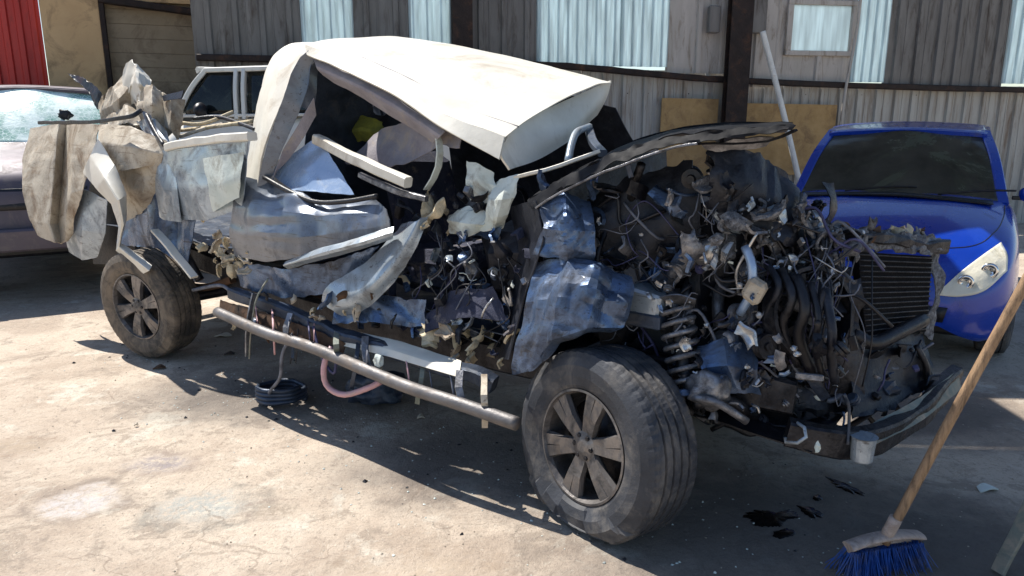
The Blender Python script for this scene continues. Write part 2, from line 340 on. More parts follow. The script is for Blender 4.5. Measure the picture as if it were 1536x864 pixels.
def beam(name, pts, w, h, m, parent=None, step=.06, label=None, amp=0, seed=1, sc=6):
    vs, fs = sweep_geo(pts, rect(w, h), step)
    if amp: vs = [v + noise.noise_vector(v * sc + Vector((seed * 3.3, 0, 0))) * amp for v in vs]
    return mesh_obj(name, vs, fs, m, parent, False, label)
def box_geo(c, s, rot=None, bev=.12, jit=0, seed=0):
    bm = bmesh.new(); bmesh.ops.create_cube(bm, size=1)
    for v in bm.verts: v.co = Vector((v.co.x * s[0], v.co.y * s[1], v.co.z * s[2]))
    if bev: bmesh.ops.bevel(bm, geom=bm.edges[:], offset=min(s) * bev, segments=1, affect='EDGES')
    M = Matrix.Translation(Vector(c)) @ (rot.to_4x4() if rot else Matrix.Identity(4))
    vs = [M @ v.co for v in bm.verts]
    if jit: vs = [v + noise.noise_vector(v * 11 + Vector((seed * 5.1, 0, 0))) * jit for v in vs]
    bm.verts.index_update(); fs = [tuple(v.index for v in f.verts) for f in bm.faces]; bm.free(); return vs, fs
def box(name, c, s, m, parent=None, rot=None, bev=.12, label=None, jit=0, seed=0):
    vs, fs = box_geo(c, s, rot, bev, jit, seed); return mesh_obj(name, vs, fs, m, parent, False, label)
def lathe_geo(prof, seg, ctr=(0, 0, 0), axis='y', mod=None):
    vs = []; k = len(prof)
    for i in range(seg):
        a = 2 * math.pi * i / seg; ca, sa = math.cos(a), math.sin(a)
        for j, (r, y) in enumerate(prof):
            rr = r + (mod(i, j) if mod else 0)
            p = {'y': (rr * ca, y, rr * sa), 'x': (y, rr * ca, rr * sa), 'z': (rr * ca, rr * sa, y)}[axis]
            vs.append(Vector(p) + Vector(ctr))
    fs = [(i * k + j, i * k + j + 1, ((i + 1) % seg) * k + j + 1, ((i + 1) % seg) * k + j) for i in range(seg) for j in range(k - 1)]
    return vs, fs
def join_geo(*gs):
    V, Fs = [], []
    for vs, fs in gs:
        o = len(V); V += list(vs); Fs += [tuple(o + i for i in f) for f in fs]
    return V, Fs
def blob(name, c, s, m, parent=None, seed=1, amp=.3, sub=3, label=None, rot=None):
    bm = bmesh.new(); bmesh.ops.create_icosphere(bm, subdivisions=sub, radius=1); vs = []
    for v in bm.verts:
        q = v.co * (1 + amp * (1.2 * noise.noise(v.co * 1.6 + Vector((seed * 4.7, seed, 0))) + .6 * noise.noise(v.co * 4 + Vector((seed, 9, 0)))))
        q = Vector((q.x * s[0], q.y * s[1], q.z * s[2]))
        if rot: q = rot @ q
        vs.append(q + Vector(c))
    bm.verts.index_update(); fs = [tuple(v.index for v in f.verts) for f in bm.faces]; bm.free()
    return mesh_obj(name, vs, fs, m, parent, sub > 2, label)
def copy_tree(o, parent=None):
    c = o.copy(); COL.objects.link(c); c.parent = parent
    for ch in list(o.children): copy_tree(ch, c)
    return c
# ------------------------------------------------------------------ the setting: yard and walls
g = mesh_obj('ground', [(-90, -60, 0), (90, -60, 0), (90, 130, 0), (-90, 130, 0)], [(0, 1, 2, 3)], 'yard_concrete'); g['kind'] = 'structure'

def ribbed(name, x0, x1, z0, z1, m, parent, pitch=.3, dep=.04, y=0, foot=.03, label=None):
    """profiled steel sheet standing in the wall, ribs towards the yard"""
    n = max(1, round((x1 - x0) / pitch)); p = (x1 - x0) / n; pr = [(x0, 0)]
    for i in range(n):
        c = x0 + (i + .5) * p
        pr += [(c - foot - .016, 0), (c - foot, -dep), (c + foot, -dep), (c + foot + .016, 0)]
        if p > .22: pr += [(c + p * .34, -0), (c + p * .36, -.008), (c + p * .4, -.008), (c + p * .42, 0)]
    pr.append((x1, 0)); vs = []; k = len(pr)
    lv = [z0 + (z1 - z0) * i / 4 for i in range(5)]
    for off in (0, .004):
        for z in lv:
            for (x, d) in pr:
                w = .012 * noise.noise(Vector((x * 1.3, z * 1.1, y * 9 + 3)))
                vs.append((x, y + d + off + w, z))
    fs = []
    for l in range(4):
        for i in range(k - 1):
            a = l * k + i; fs.append((a, a + 1, a + k + 1, a + k)); b = a + 5 * k; fs.append((b, b + k, b + k + 1, b + 1))
    for i in range(k - 1):
        fs.append((i + 1, i, i + 5 * k, i + 1 + 5 * k)); a = 4 * k + i; fs.append((a, a + 1, a + 1 + 5 * k, a + 5 * k))
    return mesh_obj(name, vs, fs, m, parent, False, label)

W = thing('shed_wall', 'grey profiled steel shed wall with pale translucent sheets and rusty posts', 'wall', (3, 11, 0), R(10))
xs = [-7.1 + .92 * i for i in range(18)]
for i in range(17): ribbed('lower_sheet', xs[i], xs[i + 1] + .025, .0, 2.34 if i < 8 else 2.16, 'wall_grey', W, .31, y=.03 + .006 * (i % 2))
for (a, b, m, pt) in ((-7.1, -5.8, 'wall_dark', .36), (-5.8, -5.16, 'skylight', .16), (-5.16, -4.42, 'wall_dark', .36), (-4.42, -3.89, 'skylight', .16), (-3.89, -3.62, 'wall_dark', .3), (-3.62, -2.7, 'wall_dark', .31), (-2.7, -1.52, 'skylight', .13), (-1.52, -.83, 'skylight', .13), (-.83, .1, 'wall_beige', 1.2), (.1, .95, 'wall_beige', .9), (2.07, 2.61, 'skylight', .16), (2.61, 3.63, 'wall_dark', .34), (3.63, 4.65, 'wall_dark', .34), (4.65, 5.4, 'skylight', .16), (5.4, 6.5, 'wall_dark', .36), (6.5, 8.6, 'wall_dark', .36)):
    lift = .08 if m == 'skylight' else 0
    ribbed('translucent_sheet' if m == 'skylight' else 'upper_sheet', a - .012, b + .012, (2.3 if b < .2 else 2.12) + lift, 4.6, m, W, pt, .03 if m == 'skylight' else .04, -.012 if m != 'skylight' else -.024)
# wall pieces round the window
ribbed('upper_sheet', .95, 2.07, 2.2, 2.58, 'wall_beige', W, 1.1, y=-.012); ribbed('upper_sheet', .95, 2.07, 3.3, 4.6, 'wall_beige', W, 1.1, y=-.012)
win = mesh_obj('window', *join_geo(*[box_geo(c, s, bev=.1) for c, s in (((1.51, -.03, 2.6), (1.1, .07, .07)), ((1.51, -.03, 3.3), (1.1, .07, .07)), ((1.0, -.03, 2.95), (.09, .072, .63)), ((2.02, -.03, 2.95), (.09, .072, .63)))]), 'wall_beige', W)
box('pane', (1.51, -.012, 2.95), (.93, .012, .64), 'skylight', win, bev=0)
sv, sf = [], []
for i in range(52):
    for z in (.4, 1.25, 2.02):
        a_, b_ = box_geo((-7.0 + i * .307 + .1, .028, z), (.016, .012, .016), bev=.2); o_ = len(sv); sv += a_; sf += [tuple(o_ + q for q in f) for f in b_]
mesh_obj('screws', sv, sf, 'post_rust', W)['kind'] = 'stuff'
beam('girt', [(-7.1, -.085, 2.42), (-3, -.085, 2.39), (-1.99, -.085, 2.35), (-.81, -.085, 2.26), (.0, -.085, 2.215), (1.8, -.085, 2.155), (5.1, -.085, 2.10), (8.6, -.085, 2.06)], .1, .085, 'post_rust', W, .3, amp=.008)
for x, w in ((-3.75, .26), (.14, .32), (7.4, .26)):
    P_ = mesh_obj('post', *join_geo(box_geo((x, -.17, 2.3), (w, .02, 4.6), bev=0), box_geo((x, -.3, 2.3), (w, .02, 4.6), bev=0), box_geo((x, -.235, 2.3), (.02, .109, 4.6), bev=0)), 'post_rust', W)
for (x0, x1, z0, z1, dz) in ((-.9, -.04, .85, 1.95, .0), (.34, 1.85, .85, 1.88, -.02)):
    box('board', ((x0 + x1) / 2, -.07, (z0 + z1) / 2), (x1 - x0, .022, z1 - z0), 'board_tan', W, Matrix.Rotation(R(.8), 3, 'Y'), 0)
box('junction_box', (-.2, -.12, 3.02), (.16, .1, .36), 'wall_dark', W); box('junction_box', (.47, -.12, 3.1), (.22, .1, .5), 'wall_dark', W)
box('return_wall', (-7.12, .95, 2.3), (.05, 1.9, 4.6), 'wall_dark', W, bev=0)
# loose pole and conduit leaning on the shed
def wallpt(x, y, z):
    a = R(10); return Vector((3 + x * math.cos(a) - y * math.sin(a), 11 + x * math.sin(a) + y * math.cos(a), z))
tag(tube('leaning_pole', [wallpt(1.28, -.62, 0), wallpt(.86, -.47, 1.5), wallpt(.43, -.345, 2.85)], .04, 'pole_white', None, 10), 'thin white pole leaning against the rusty post of the shed', 'pole')
tag(tube('conduit', [wallpt(1.86, -.16, 0), wallpt(1.9, -.16, 1.9), wallpt(2.0, -.16, 3.0), wallpt(2.02, -.16, 4.5)], .022, 'wall_beige', None, 8), 'beige conduit running up the shed wall beside the window', 'pipe')

LW = thing('workshop_wall', 'tan plastered workshop wall with a red shutter and a brown shutter', 'wall', (-3.96, 11.66, 0), R(22))
box('plaster', (-2.35, .08, 2.3), (.72, .16, 4.6), 'wall_tan', LW, bev=.02)
box('plaster', (-.85, .1, 3.95), (2.28, .16, 1.3), 'wall_tan', LW, bev=.02)
for i in range(6): ribbed('red_sheet', -6.8 + i * .68, -6.8 + (i + 1) * .68 - .005, 0, 4.6, 'shutter_red', LW, .17, .03, .05)
for i in range(17): box('shutter_slat', (-.9, .14, .1 + .2 * i), (2.2, .03, .198), 'shutter_tan', LW, bev=.12)
box('door_backing', (-.9, .19, 1.7), (2.2, .04, 3.4), 'wall_dark', LW, bev=0)
beam('lintel', [(-1.98, -.02, 3.3), (-.9, -.02, 3.2), (.12, -.02, 3.1)], .1, .1, 'post_rust', LW, .4)
beam('door_jamb', [(-1.95, -.01, 0), (-1.95, -.01, 3.25)], .07, .07, 'post_rust', LW, .6)
box('corner_post', (.36, -.05, 2.3), (.4, .3, 4.6), 'post_rust', LW, bev=.05)

# added out-of-view sheet shading the engine end and blue car, gaps for lit patches
TP = thing('added_shade_blocker', 'added unseen grey green sheet on ropes that shades the engine end and blue car', 'shade blocker', (2.78, 5.92, 3.7), 0)
def tz(x, y): return .12 * math.sin(x * 1.1) + .08 * math.cos(y * 1.3)
def blocker_sheet(x0, x1, x2, x3, y0, y1):
    sheet('shade_blocker_panel', [[(a + (b - a) * k / 4 - 2.5, y - 5.5, tz(a + (b - a) * k / 4, y)) for k in range(5)] for y, a, b in ((y0, x0, x1), ((y0 + y1) / 2, (x0 + x2) / 2, (x1 + x3) / 2), (y1, x2, x3))], 'trim_grey', TP, .12, .03, 1.2, .01, 71)
blocker_sheet(-1.15, 3.6, -.45, 4.0, 3.45, 4.75); blocker_sheet(-.45, .62, -.05, .66, 4.755, 5.45); blocker_sheet(1.16, 4.0, 1.2, 4.1, 4.755, 5.45); blocker_sheet(-.05, 1.02, .2, 1.05, 5.455, 5.85); blocker_sheet(1.42, 4.1, 1.45, 4.25, 5.455, 5.85); blocker_sheet(.2, 4.25, .9, 4.6, 5.855, 7.6)
for a, b in (((-1.15, 3.45), (-3.6, -1.2, .6)), ((3.6, 3.45), (6.5, 1.5, .4)), ((4.6, 7.6), (7.2, 11.6, .7)), ((.9, 7.6), (.3, 10.2, .8))):
    tube('blocker_rope', [(a[0] - 2.5, a[1] - 5.5, tz(*a)), (b[0] - 2.5, b[1] - 5.5, b[2])], .008, 'foam', TP, 6, .5)

# ------------------------------------------------------------------ parked vehicles
def wheel_parts(parent, ctr, r, wid, flip, rot=None, rim_m='rim_alloy', tyre_m='tyre_rubber', rr=None, name='wheel', spokes=6, flat=0):
    """wheel: an empty-like rim mesh that carries its tyre; face towards -y (or +y when flip)"""
    rr = rr or r * .6; s = -1 if flip else 1
    prof = [(rr * .97, wid * .12), (rr * 1.02, wid * .05), (rr * 1.08, wid * .02), (rr + (r - rr) * .35, -.004), (rr + (r - rr) * .62, -.006), (rr + (r - rr) * .8, wid * .02), (r * .975, wid * .06), (r * .995, wid * .12)]
    for k in (.26, .42, .58, .74):
        prof += [(r, wid * (k - .045)), (r - .012, wid * (k - .035)), (r - .012, wid * (k - .005)), (r, wid * (k + .005))]
    prof += [(r * .995, wid * .88), (r * .975, wid * .94), (rr + (r - rr) * .6, wid * 1.0), (rr * 1.05, wid * .97), (rr * .97, wid * .88)]
    def mod(i, j):
        if 6 <= j <= 7 or 24 <= j <= 25: return -.003 if i % 3 == 0 else 0
        if 8 <= j <= 23: return -.0015 if (i + j // 4) % 3 == 0 else 0
        return 0
    tv, tf = lathe_geo(prof, 168, mod=mod)
    if flat:
        for v in tv:
            lim = -r + flat
            if v.z < lim: e = (lim - v.z); v.z = lim + (v.z - lim) * .12; v.y += (-1 if v.y < wid * .5 else 1) * e * .55
            elif v.z < lim + .08: v.y += (-1 if v.y < wid * .5 else 1) * .012
    # rim: barrel, dish, spokes, hub
    bar = lathe_geo([(rr * .99, wid * .1), (rr * 1.01, wid * .035), (rr * .97, wid * .03), (rr * .93, wid * .12), (rr * .91, wid * .8), (rr * .97, wid * .88)], 64)
    geos = [bar]; d = wid * .13
    for k in range(spokes):
        a = 2 * math.pi * k / spokes + .3
        for sg in (-1, 1):
            w0, w1 = .2, .30
            a0, a1 = a + sg * .2, a + sg * .12
            P0 = Vector((math.cos(a0) * rr * .2, d * .8, math.sin(a0) * rr * .2)); P1 = Vector((math.cos(a1) * rr * .95, d * .55, math.sin(a1) * rr * .95))
            mid = (P0 + P1) / 2 + Vector((0, -.008, 0))
            q = P1 - P0; tn = Vector((-q.z, 0, q.x)).normalized() * rr * .1
            vs = []
            for P, sc in ((P0, 1.0), (mid, 1.0), (P1, 1.35)):
                for (e, dep) in ((-1, .02), (-.75, 0), (.75, 0), (1, .02), (.6, .04), (-.6, .04)): vs.append(P + tn * e * sc + Vector((0, dep, 0)))
            fs = [(i * 6 + j, i * 6 + (j + 1) % 6, (i + 1) * 6 + (j + 1) % 6, (i + 1) * 6 + j) for i in range(2) for j in range(6)]
            geos.append((vs, fs))
    geos.append(lathe_geo([(0.001, d * .35), (rr * .1, d * .38), (rr * .16, d * .5), (rr * .27, d * .75), (rr * .28, d * 1.6), (0.001, d * 1.7)], 24))
    rv, rf = join_geo(*geos)
    bd = lathe_geo([(.001, wid * .42), (rr * .78, wid * .42), (rr * .8, wid * .5), (rr * .8, wid * .55), (.001, wid * .6)], 40)
    nuts = join_geo(*[lathe_geo([(.001, d * .45), (.009, d * .45), (.011, d * .6), (.011, d * 1.2)], 6, (math.cos(t) * rr * .2, 0, math.sin(t) * rr * .2)) for t in [2 * math.pi * i / 6 for i in range(6)]])
    M = Matrix.Translation(Vector(ctr)) @ (rot.to_4x4() if rot else Matrix.Identity(4)) @ (Matrix.Rotation(math.pi, 4, 'Z') if flip else Matrix.Identity(4))
    def put(nm, g, m, p, sm=True):
        return mesh_obj(nm, [M @ Vector(v) for v in g[0]], g[1], m, p, sm)
    w = put(name, (tv, tf), tyre_m, parent, False)
    put('rim', (rv, rf), rim_m, w, False); put('brake_disc', bd, 'dark_metal', w); put('lug_nuts', nuts, 'dark_metal', w, False)
    return w

def car_shell(parent, st, arches, m, nu=84, crown=.05, name='body'):
    st = [Vector(s) for s in st]; rows = []; K = None
    for i in range(nu + 1):
        x, w, b, t = crv(st, i / nu); h = t - b
        half = [Vector(p) for p in ((w * .88, b), (w * .97, b + .08 * h), (w, b + .3 * h), (w * 1.005, b + .5 * h), (w * .985, b + .74 * h), (w * .95, b + .9 * h), (w * .84, t), (w * .5, t + crown * .8), (0, t + crown))]
        hp = [crv(half, k / 20) for k in range(21)]
        ring = [(-p.x, p.y) for p in hp] + [(p.x, p.y) for p in reversed(hp[:-1])]
        rows.append([Vector((x, y, z)) for y, z in ring]); K = len(ring)
    vs = [p for r in rows for p in r]
    fs = [(i * K + j, (i + 1) * K + j, (i + 1) * K + j + 1, i * K + j + 1) for i in range(nu) for j in range(K - 1)]
    fs += [tuple(range(K)), tuple(nu * K + j for j in reversed(range(K)))]
    for (ax, az, ar) in arches:
        keep = []
        for f in fs:
            c = sum((vs[i] for i in f), Vector()) / len(f)
            if len(f) == 4 and math.hypot(c.x - ax, c.z - az) < ar and abs(c.y) > .45: continue
            keep.append(f)
        fs = keep
        used = set(i for f in fs for i in f)
        for i in used:
            v = vs[i]; d = math.hypot(v.x - ax, v.z - az)
            if abs(v.y) > .45 and d < ar + .035:
                k = ar / max(d, .01)
                if d > ar - .07: v.x = ax + (v.x - ax) * k; v.z = az + (v.z - az) * k
    o = mesh_obj(name, vs, fs, m, parent, True)
    return o
def on_body(o, rows, direction=Vector((-1, 0, 0)), off=.006, start=4):
    bvh = BVHTree.FromPolygons([v.co.copy() for v in o.data.vertices], [tuple(p.vertices) for p in o.data.polygons]); out = []
    for r in rows:
        q = []
        for p in r:
            hit = bvh.ray_cast(Vector(p) - direction * start, direction)
            q.append((hit[0] if hit[0] else Vector(p)) - direction * off)
        out.append(q)
    return out
def greenhouse(p, m, A, RF, RR, C, wb, wr, zb, zr, glass='window_dark', screen=None, bx=None, screen_label=None):
    """A: windscreen foot x, RF/RR: roof front/rear x, C: rear foot x; wb/wr half widths at belt and roof"""
    bow = .12
    ws = sheet('windscreen', [[(A - abs(k) * bow * .9, k * wb, zb + .01) for k in (-1, -.5, 0, .5, 1)], [((A + RF) / 2 - abs(k) * bow * .8, k * (wb + wr) / 2, (zb + zr) / 2 + .035) for k in (-1, -.5, 0, .5, 1)], [(RF - abs(k) * bow * .6, k * wr, zr - .02 - .03 * abs(k)) for k in (-1, -.5, 0, .5, 1)]], screen or glass, p, .05, 0, label=screen_label)
    sheet('roof', [[(x, k * wr * 1.03, zr - .035 * k * k + dz) for k in (-1, -.75, 0, .75, 1)] for x, dz in ((RF + .03, -.03), (RF - .12, .0), ((RF + RR) / 2, .04), (RR + .12, .01), (RR - .03, -.03))], m, p, .05, 0, thick=.03)
    sheet('rear_window', [[(RR + .0, k * wr, zr - .03) for k in (-1, 0, 1)], [(C - .03, k * wb * .97, zb + .02) for k in (-1, 0, 1)]], glass, p, .06, 0)
    for s in (-1, 1):
        beam('front_pillar', [(A - bow * .9, s * wb, zb - .02), ((A + RF) / 2 - bow * .8, s * (wb + wr) / 2, (zb + zr) / 2 + .02), (RF - bow * .6, s * wr, zr - .055)], .075, .05, m, p)
        beam('roof_rail', [(RF - bow * .6, s * wr * 1.02, zr - .06), ((RF + RR) / 2, s * wr * 1.05, zr - .03), (RR, s * wr * 1.02, zr - .06)], .06, .05, m, p)
        beam('rear_pillar', [(RR, s * wr, zr - .06), (C, s * wb * .98, zb - .02)], .16, .05, m, p)
        bs = bx or [(A + C) / 2]
        ed = [A - bow - .06] + bs + [C + .08]
        def top(x):
            if x > RF - .1: return zb + (zr - .09 - zb) * max(0, (A - bow - x)) / max(.01, (A - bow - (RF - .1)))
            if x < RR: return zb + (zr - .09 - zb) * max(0, (x - C)) / max(.01, (RR - C))
            return zr - .075
        def wat(z): return wb + (wr - wb) * (z - zb) / (zr - zb)
        for i in range(len(ed) - 1):
            a, b = ed[i] - .04, ed[i + 1] + .04
            X = [a + (b - a) * k / 8 for k in range(9)]
            lo = [(x, s * (wb + .004), zb + .01) for x in X]; hi = [(x, s * (wat(top(x)) + .004), max(zb + .015, top(x))) for x in X]
            sheet('side_window', [lo, [tuple((Vector(q) + Vector(w)) / 2 + Vector((0, s * .02, 0))) for q, w in zip(lo, hi)], hi], glass, p, .06, 0)
        for x in bs: beam('door_pillar', [(x, s * (wb + .006), zb - .02), (x, s * (wat((zb + zr) / 2) + .03), (zb + zr) / 2), (x, s * (wr + .01), zr - .06)], .09, .04, m, p)
    return ws
def mirror(p, m, x, y, z):
    s = 1 if y > 0 else -1
    o = blob('wing_mirror', (x, y + s * .1, z), (.06, .11, .075), m, p, 2, .05)
    box('mirror_stalk', (x, y + s * .005, z - .03), (.04, .1, .03), 'black_plastic', o)

# blue hatchback by the shed
B = thing('parked_car', 'blue hatchback parked nose out by the shed wall', 'car', (3.5, 6.65, 0), math.atan2(-.866, -.5))
bb = car_shell(B, [(-2.02, .6, .45, .85), (-1.97, .78, .3, .98), (-1.7, .84, .24, 1.04), (-.9, .86, .22, 1.04), (0, .865, .22, 1.04), (.75, .86, .22, 1.06), (1.1, .855, .22, 1.02), (1.5, .84, .22, .93), (1.78, .8, .22, .82), (1.93, .73, .22, .7), (2.02, .6, .26, .58), (2.05, .45, .32, .48)], [(1.3, .31, .345), (-1.3, .31, .345)], 'car_blue')
greenhouse(B, 'car_blue', 1.02, .28, -1.35, -1.9, .73, .58, 1.05, 1.6, glass='window_dust_reflection', bx=[-.25, -1.15])
for s in (-1, 1):
    fl = s < 0
    for x in (1.3, -1.3): wheel_parts(B, (x, s * .85, .31), .31, .2, s > 0, rim_m='rim_alloy')
    rows = [[(0, s * .38, .53), (0, s * .5, .535), (0, s * .63, .58), (0, s * .745, .70)], [(0, s * .39, .56), (0, s * .5, .62), (0, s * .63, .70), (0, s * .74, .79)], [(0, s * .40, .585), (0, s * .49, .69), (0, s * .6, .79), (0, s * .70, .86)]]
    sheet('headlight', on_body(bb, rows, off=.022), 'lamp_lens', B, .02, 0, thick=.05)
    hl = B.children[-1]
    for yy, zz, rr_ in ((.52, .625, .048), (.645, .70, .05)):
        q = on_body(bb, [[(0, s * yy, zz)]], off=.03)[0][0]; g_ = lathe_geo([(.001, -.012), (rr_ * .35, -.012), (rr_ * .4, 0), (rr_ * .8, .004), (rr_, .001), (rr_, -.02)], 20, q, 'x'); mesh_obj('reflector', g_[0], g_[1], 'chrome', hl, True)
    mirror(B, 'car_blue', .72, s * .84, 1.1)
    # door seams
    for x in (.62, -.3, -1.18): tube('door_seam', on_body(bb, [[(x, 0, z) for z in (.3, .5, .7, .85, .98)]], Vector((0, -s, 0)), .0005)[0], .004, 'black_plastic', B, 5)
    for x in (-.15, -1.02): box('door_handle', (x, s * .872, .86), (.16, .03, .03), 'car_blue', B)
gr = sheet('grille', on_body(bb, [[(0, y, .34 + .02 * abs(y)) for y in (-.42, 0, .42)], [(0, y, .45) for y in (-.44, 0, .44)]], off=.006), 'black_plastic', B, .04, 0)
sheet('upper_grille', on_body(bb, [[(0, y, .60) for y in (-.3, 0, .3)], [(0, y, .655) for y in (-.32, 0, .32)]], off=.006), 'black_plastic', B, .04, 0)
tube('hood_seam', on_body(bb, [[(x, y, 0) for x, y in ((.98, .74), (1.3, .72), (1.6, .66), (1.82, .5), (1.88, .0), (1.82, -.5), (1.6, -.66), (1.3, -.72), (.98, -.74))]], Vector((0, 0, -1)), .0005)[0], .004, 'black_plastic', B, 5)
for s in (-.35, .3): tube('wiper', [(1.04, s, 1.1), (.97, s + .3, 1.135), (.93, s + .5, 1.14)], .008, 'black_plastic', B, 5)
box('underbody', (0, 0, .3), (3.6, 1.35, .2), 'black_plastic', B); sheet('cowl', [[(1.13, y, 1.085 - .05 * abs(y)) for y in (-.66, 0, .66)], [(1.0, y, 1.1 - .05 * abs(y)) for y in (-.66, 0, .66)]], 'black_plastic', B, .06, 0)
# no seats inside: opaque glass, dust and reflections painted into its colour

# dusty grey off-roader with shattered windscreen
S = thing('parked_car', 'dusty grey off-roader with a shattered green windscreen behind the wreck', 'car', (-5.53, 8.68, 0), math.atan2(-.85, .5))
sb = car_shell(S, [(-2.2, .7, .55, 1.2), (-2.15, .86, .42, 1.38), (-1.8, .9, .38, 1.4), (0, .92, .38, 1.38), (.9, .92, .38, 1.4), (1.25, .91, .38, 1.36), (1.9, .89, .4, 1.26), (2.2, .85, .42, 1.14), (2.32, .78, .44, .98), (2.36, .66, .5, .82)], [(1.45, .39, .44), (-1.4, .39, .44)], 'car_grey')
greenhouse(S, 'car_grey', 1.15, .5, -1.8, -2.1, .8, .66, 1.4, 2.02, screen='shattered_glass', bx=[-.25, -1.25], screen_label='shattered greenish windscreen')
blob('windscreen_hole', (.885, .33, 1.7), (.02, .06, .05), 'black_plastic', S, 5, .6)
for s in (-1, 1):
    for x in (1.45, -1.4): wheel_parts(S, (x, s * .93, .39), .39, .24, s > 0)
    rows = [[(0, s * .5, .92), (0, s * .62, .92), (0, s * .76, .95)], [(0, s * .5, 1.06), (0, s * .62, 1.07), (0, s * .76, 1.08)]]
    sheet('headlight', on_body(sb, rows), 'lamp_lens', S, .03, 0, thick=.02); mirror(S, 'car_grey', .85, s * .9, 1.45)
sheet('grille', on_body(sb, [[(0, y, .86) for y in (-.42, 0, .42)], [(0, y, 1.05) for y in (-.44, 0, .44)]]), 'black_plastic', S, .04, 0)
beam('bumper', [(2.1, -.9, .62), (2.36, -.6, .6), (2.42, 0, .6), (2.36, .6, .6), (2.1, .9, .62)], .12, .2, 'car_grey', S)
box('underbody', (0, 0, .5), (4.0, 1.4, .25), 'black_plastic', S)

# white minibus behind the load bed
V = thing('minibus', 'dirty white minibus with black windows behind the load bed', 'van', (-1.47, 8.75, 0), R(180))
vb = car_shell(V, [(-1.42, .75, .5, 1.5), (-1.37, .84, .4, 1.68), (0, .86, .36, 1.7), (1.6, .86, .36, 1.7), (2.0, .85, .36, 1.62), (2.3, .83, .38, 1.4), (2.5, .78, .4, 1.1), (2.56, .66, .48, .8)], [(1.7, .34, .39), (-.8, .34, .39)], 'car_white')
greenhouse(V, 'car_white', 2.18, 1.82, -1.3, -1.4, .82, .72, 1.68, 2.22, bx=[1.42, 1.34, .3])
for s in (-1, 1):
    for x in (1.7, -.8): wheel_parts(V, (x, s * .86, .34), .34, .2, s > 0)
    sheet('headlight', on_body(vb, [[(0, s * .45, .82), (0, s * .72, .84)], [(0, s * .45, .98), (0, s * .72, 1.0)]]), 'lamp_lens', V, .03, 0, thick=.02)
    mirror(V, 'black_plastic', 1.75, s * .85, 1.75)
    beam('window_trim', [(2.0, s * .845, 1.69), (0, s * .86, 1.71), (-1.3, s * .85, 1.71)], .03, .03, 'car_white', V)
box('underbody', (.5, 0, .45), (3.4, 1.4, .25), 'black_plastic', V)
#@@TRUCK
# ------------------------------------------------------------------ the wrecked pickup
T = thing('wrecked_pickup_truck', 'crushed pale pickup truck with torn open side and exposed engine bay', 'pickup truck', T_ORG, T_ANG)
rnd = random.Random(7)
def Q(rows): return [[Ty(*p) for p in r] for r in rows]
def S_(name, rows, m, **k): return sheet(name, Q(rows), m, T, **k)
def tb(name, pts, r, m, **k): return tube(name, [Ty(*p) for p in pts], r, m, T, **k)
def bmm(name, pts, w, h, m, **k): return beam(name, [Ty(*p) for p in pts], w, h, m, T, **k)

def scrap(c, s, m, k, name='torn_foam'):
    rot = Matrix.Rotation(rnd.uniform(0, 6.3), 3, 'X') @ Matrix.Rotation(rnd.uniform(0, 6.3), 3, 'Y') @ Matrix.Rotation(rnd.uniform(0, 6.3), 3, 'Z')
    a = s * rnd.uniform(1, 1.9)
    sheet(name, [[c + rot @ Vector(p) for p in r] for r in ([(-a, -s * .6, 0), (0, -s * .9, s * .5), (a, -s * .3, 0)], [(-a * .9, 0, s * .4), (0, 0, s * .8), (a * .8, .1 * s, s * .2)], [(-a * .7, s * .8, 0), (0, s * .6, s * .3), (a * .9, s * .8, -s * .3)])], m, T, s / 4, s * .35, .9 / s * .5, s * .3, k, s * .35)

# --- running gear
wf = wheel_parts(T, (3.62, .06, .358), .398, .28, False, Matrix.Rotation(R(-14), 3, 'Z') @ Matrix.Rotation(R(-5), 3, 'X'), rr=.235, flat=.075, tyre_m='tyre_rubber')
wr = wheel_parts(T, (0, .0, .382), .385, .26, False, Matrix.Rotation(R(11), 3, 'Z') @ Matrix.Rotation(R(4), 3, 'X'), rr=.235, tyre_m='tyre_dusty')
wheel_parts(T, (3.6, 1.75, .385), .385, .26, True, rr=.235); wheel_parts(T, (0, 1.75, .385), .385, .26, True, rr=.235)
for y in (.45, 1.3):
    beam('chassis_rail', [(-1.3, y, .68), (-.4, y, .7), (.3, y, .66), (1.0, y, .52), (3.0, y, .5), (3.6, y, .6), (4.3, y + (.12 if y < 1 else 0), .58)], .08, .14, 'dark_metal', T, .1, amp=.012)
for x in (-1.1, .5, 1.6, 2.5, 3.3): beam('cross_member', [(x, .45, .55), (x, 1.3, .55)], .08, .1, 'dark_metal', T)
tube('rear_axle', [(0, .2, .385), (0, .8, .38), (0, 1.6, .385)], .045, 'dark_metal', T); blob('differential', (0, .88, .38), (.16, .14, .15), 'dark_metal', T, 3, .08)
beam('leaf_spring', [(-.62, .4, .62), (-.3, .4, .5), (0, .4, .46), (.3, .4, .5), (.62, .4, .6)], .07, .05, 'rusty_metal', T)
tube('exhaust_pipe', [(3.2, .9, .45), (2.2, .95, .42), (1.2, .9, .4), (.4, .75, .45), (-.4, .7, .62), (-1.2, .6, .55)], .032, 'rusty_metal', T)
box('gearbox', (2.9, .88, .55), (.9, .3, .3), 'dark_metal', T, jit=.03)
sheet('cab_floor', [[(x, y, .66 + .03 * math.sin(y * 9)) for x in (1.2, 1.8, 2.4, 3.2)] for y in (.3, .7, 1.1, 1.65)], 'navy_inner', T, .05, .03, 4)
sheet('bed_floor', [[(x, y, .86) for x in (-1.2, -.4, .4, 1.15)] for y in (.25, .7, 1.2, 1.65)], 'navy_inner', T, .05, .02, 4)

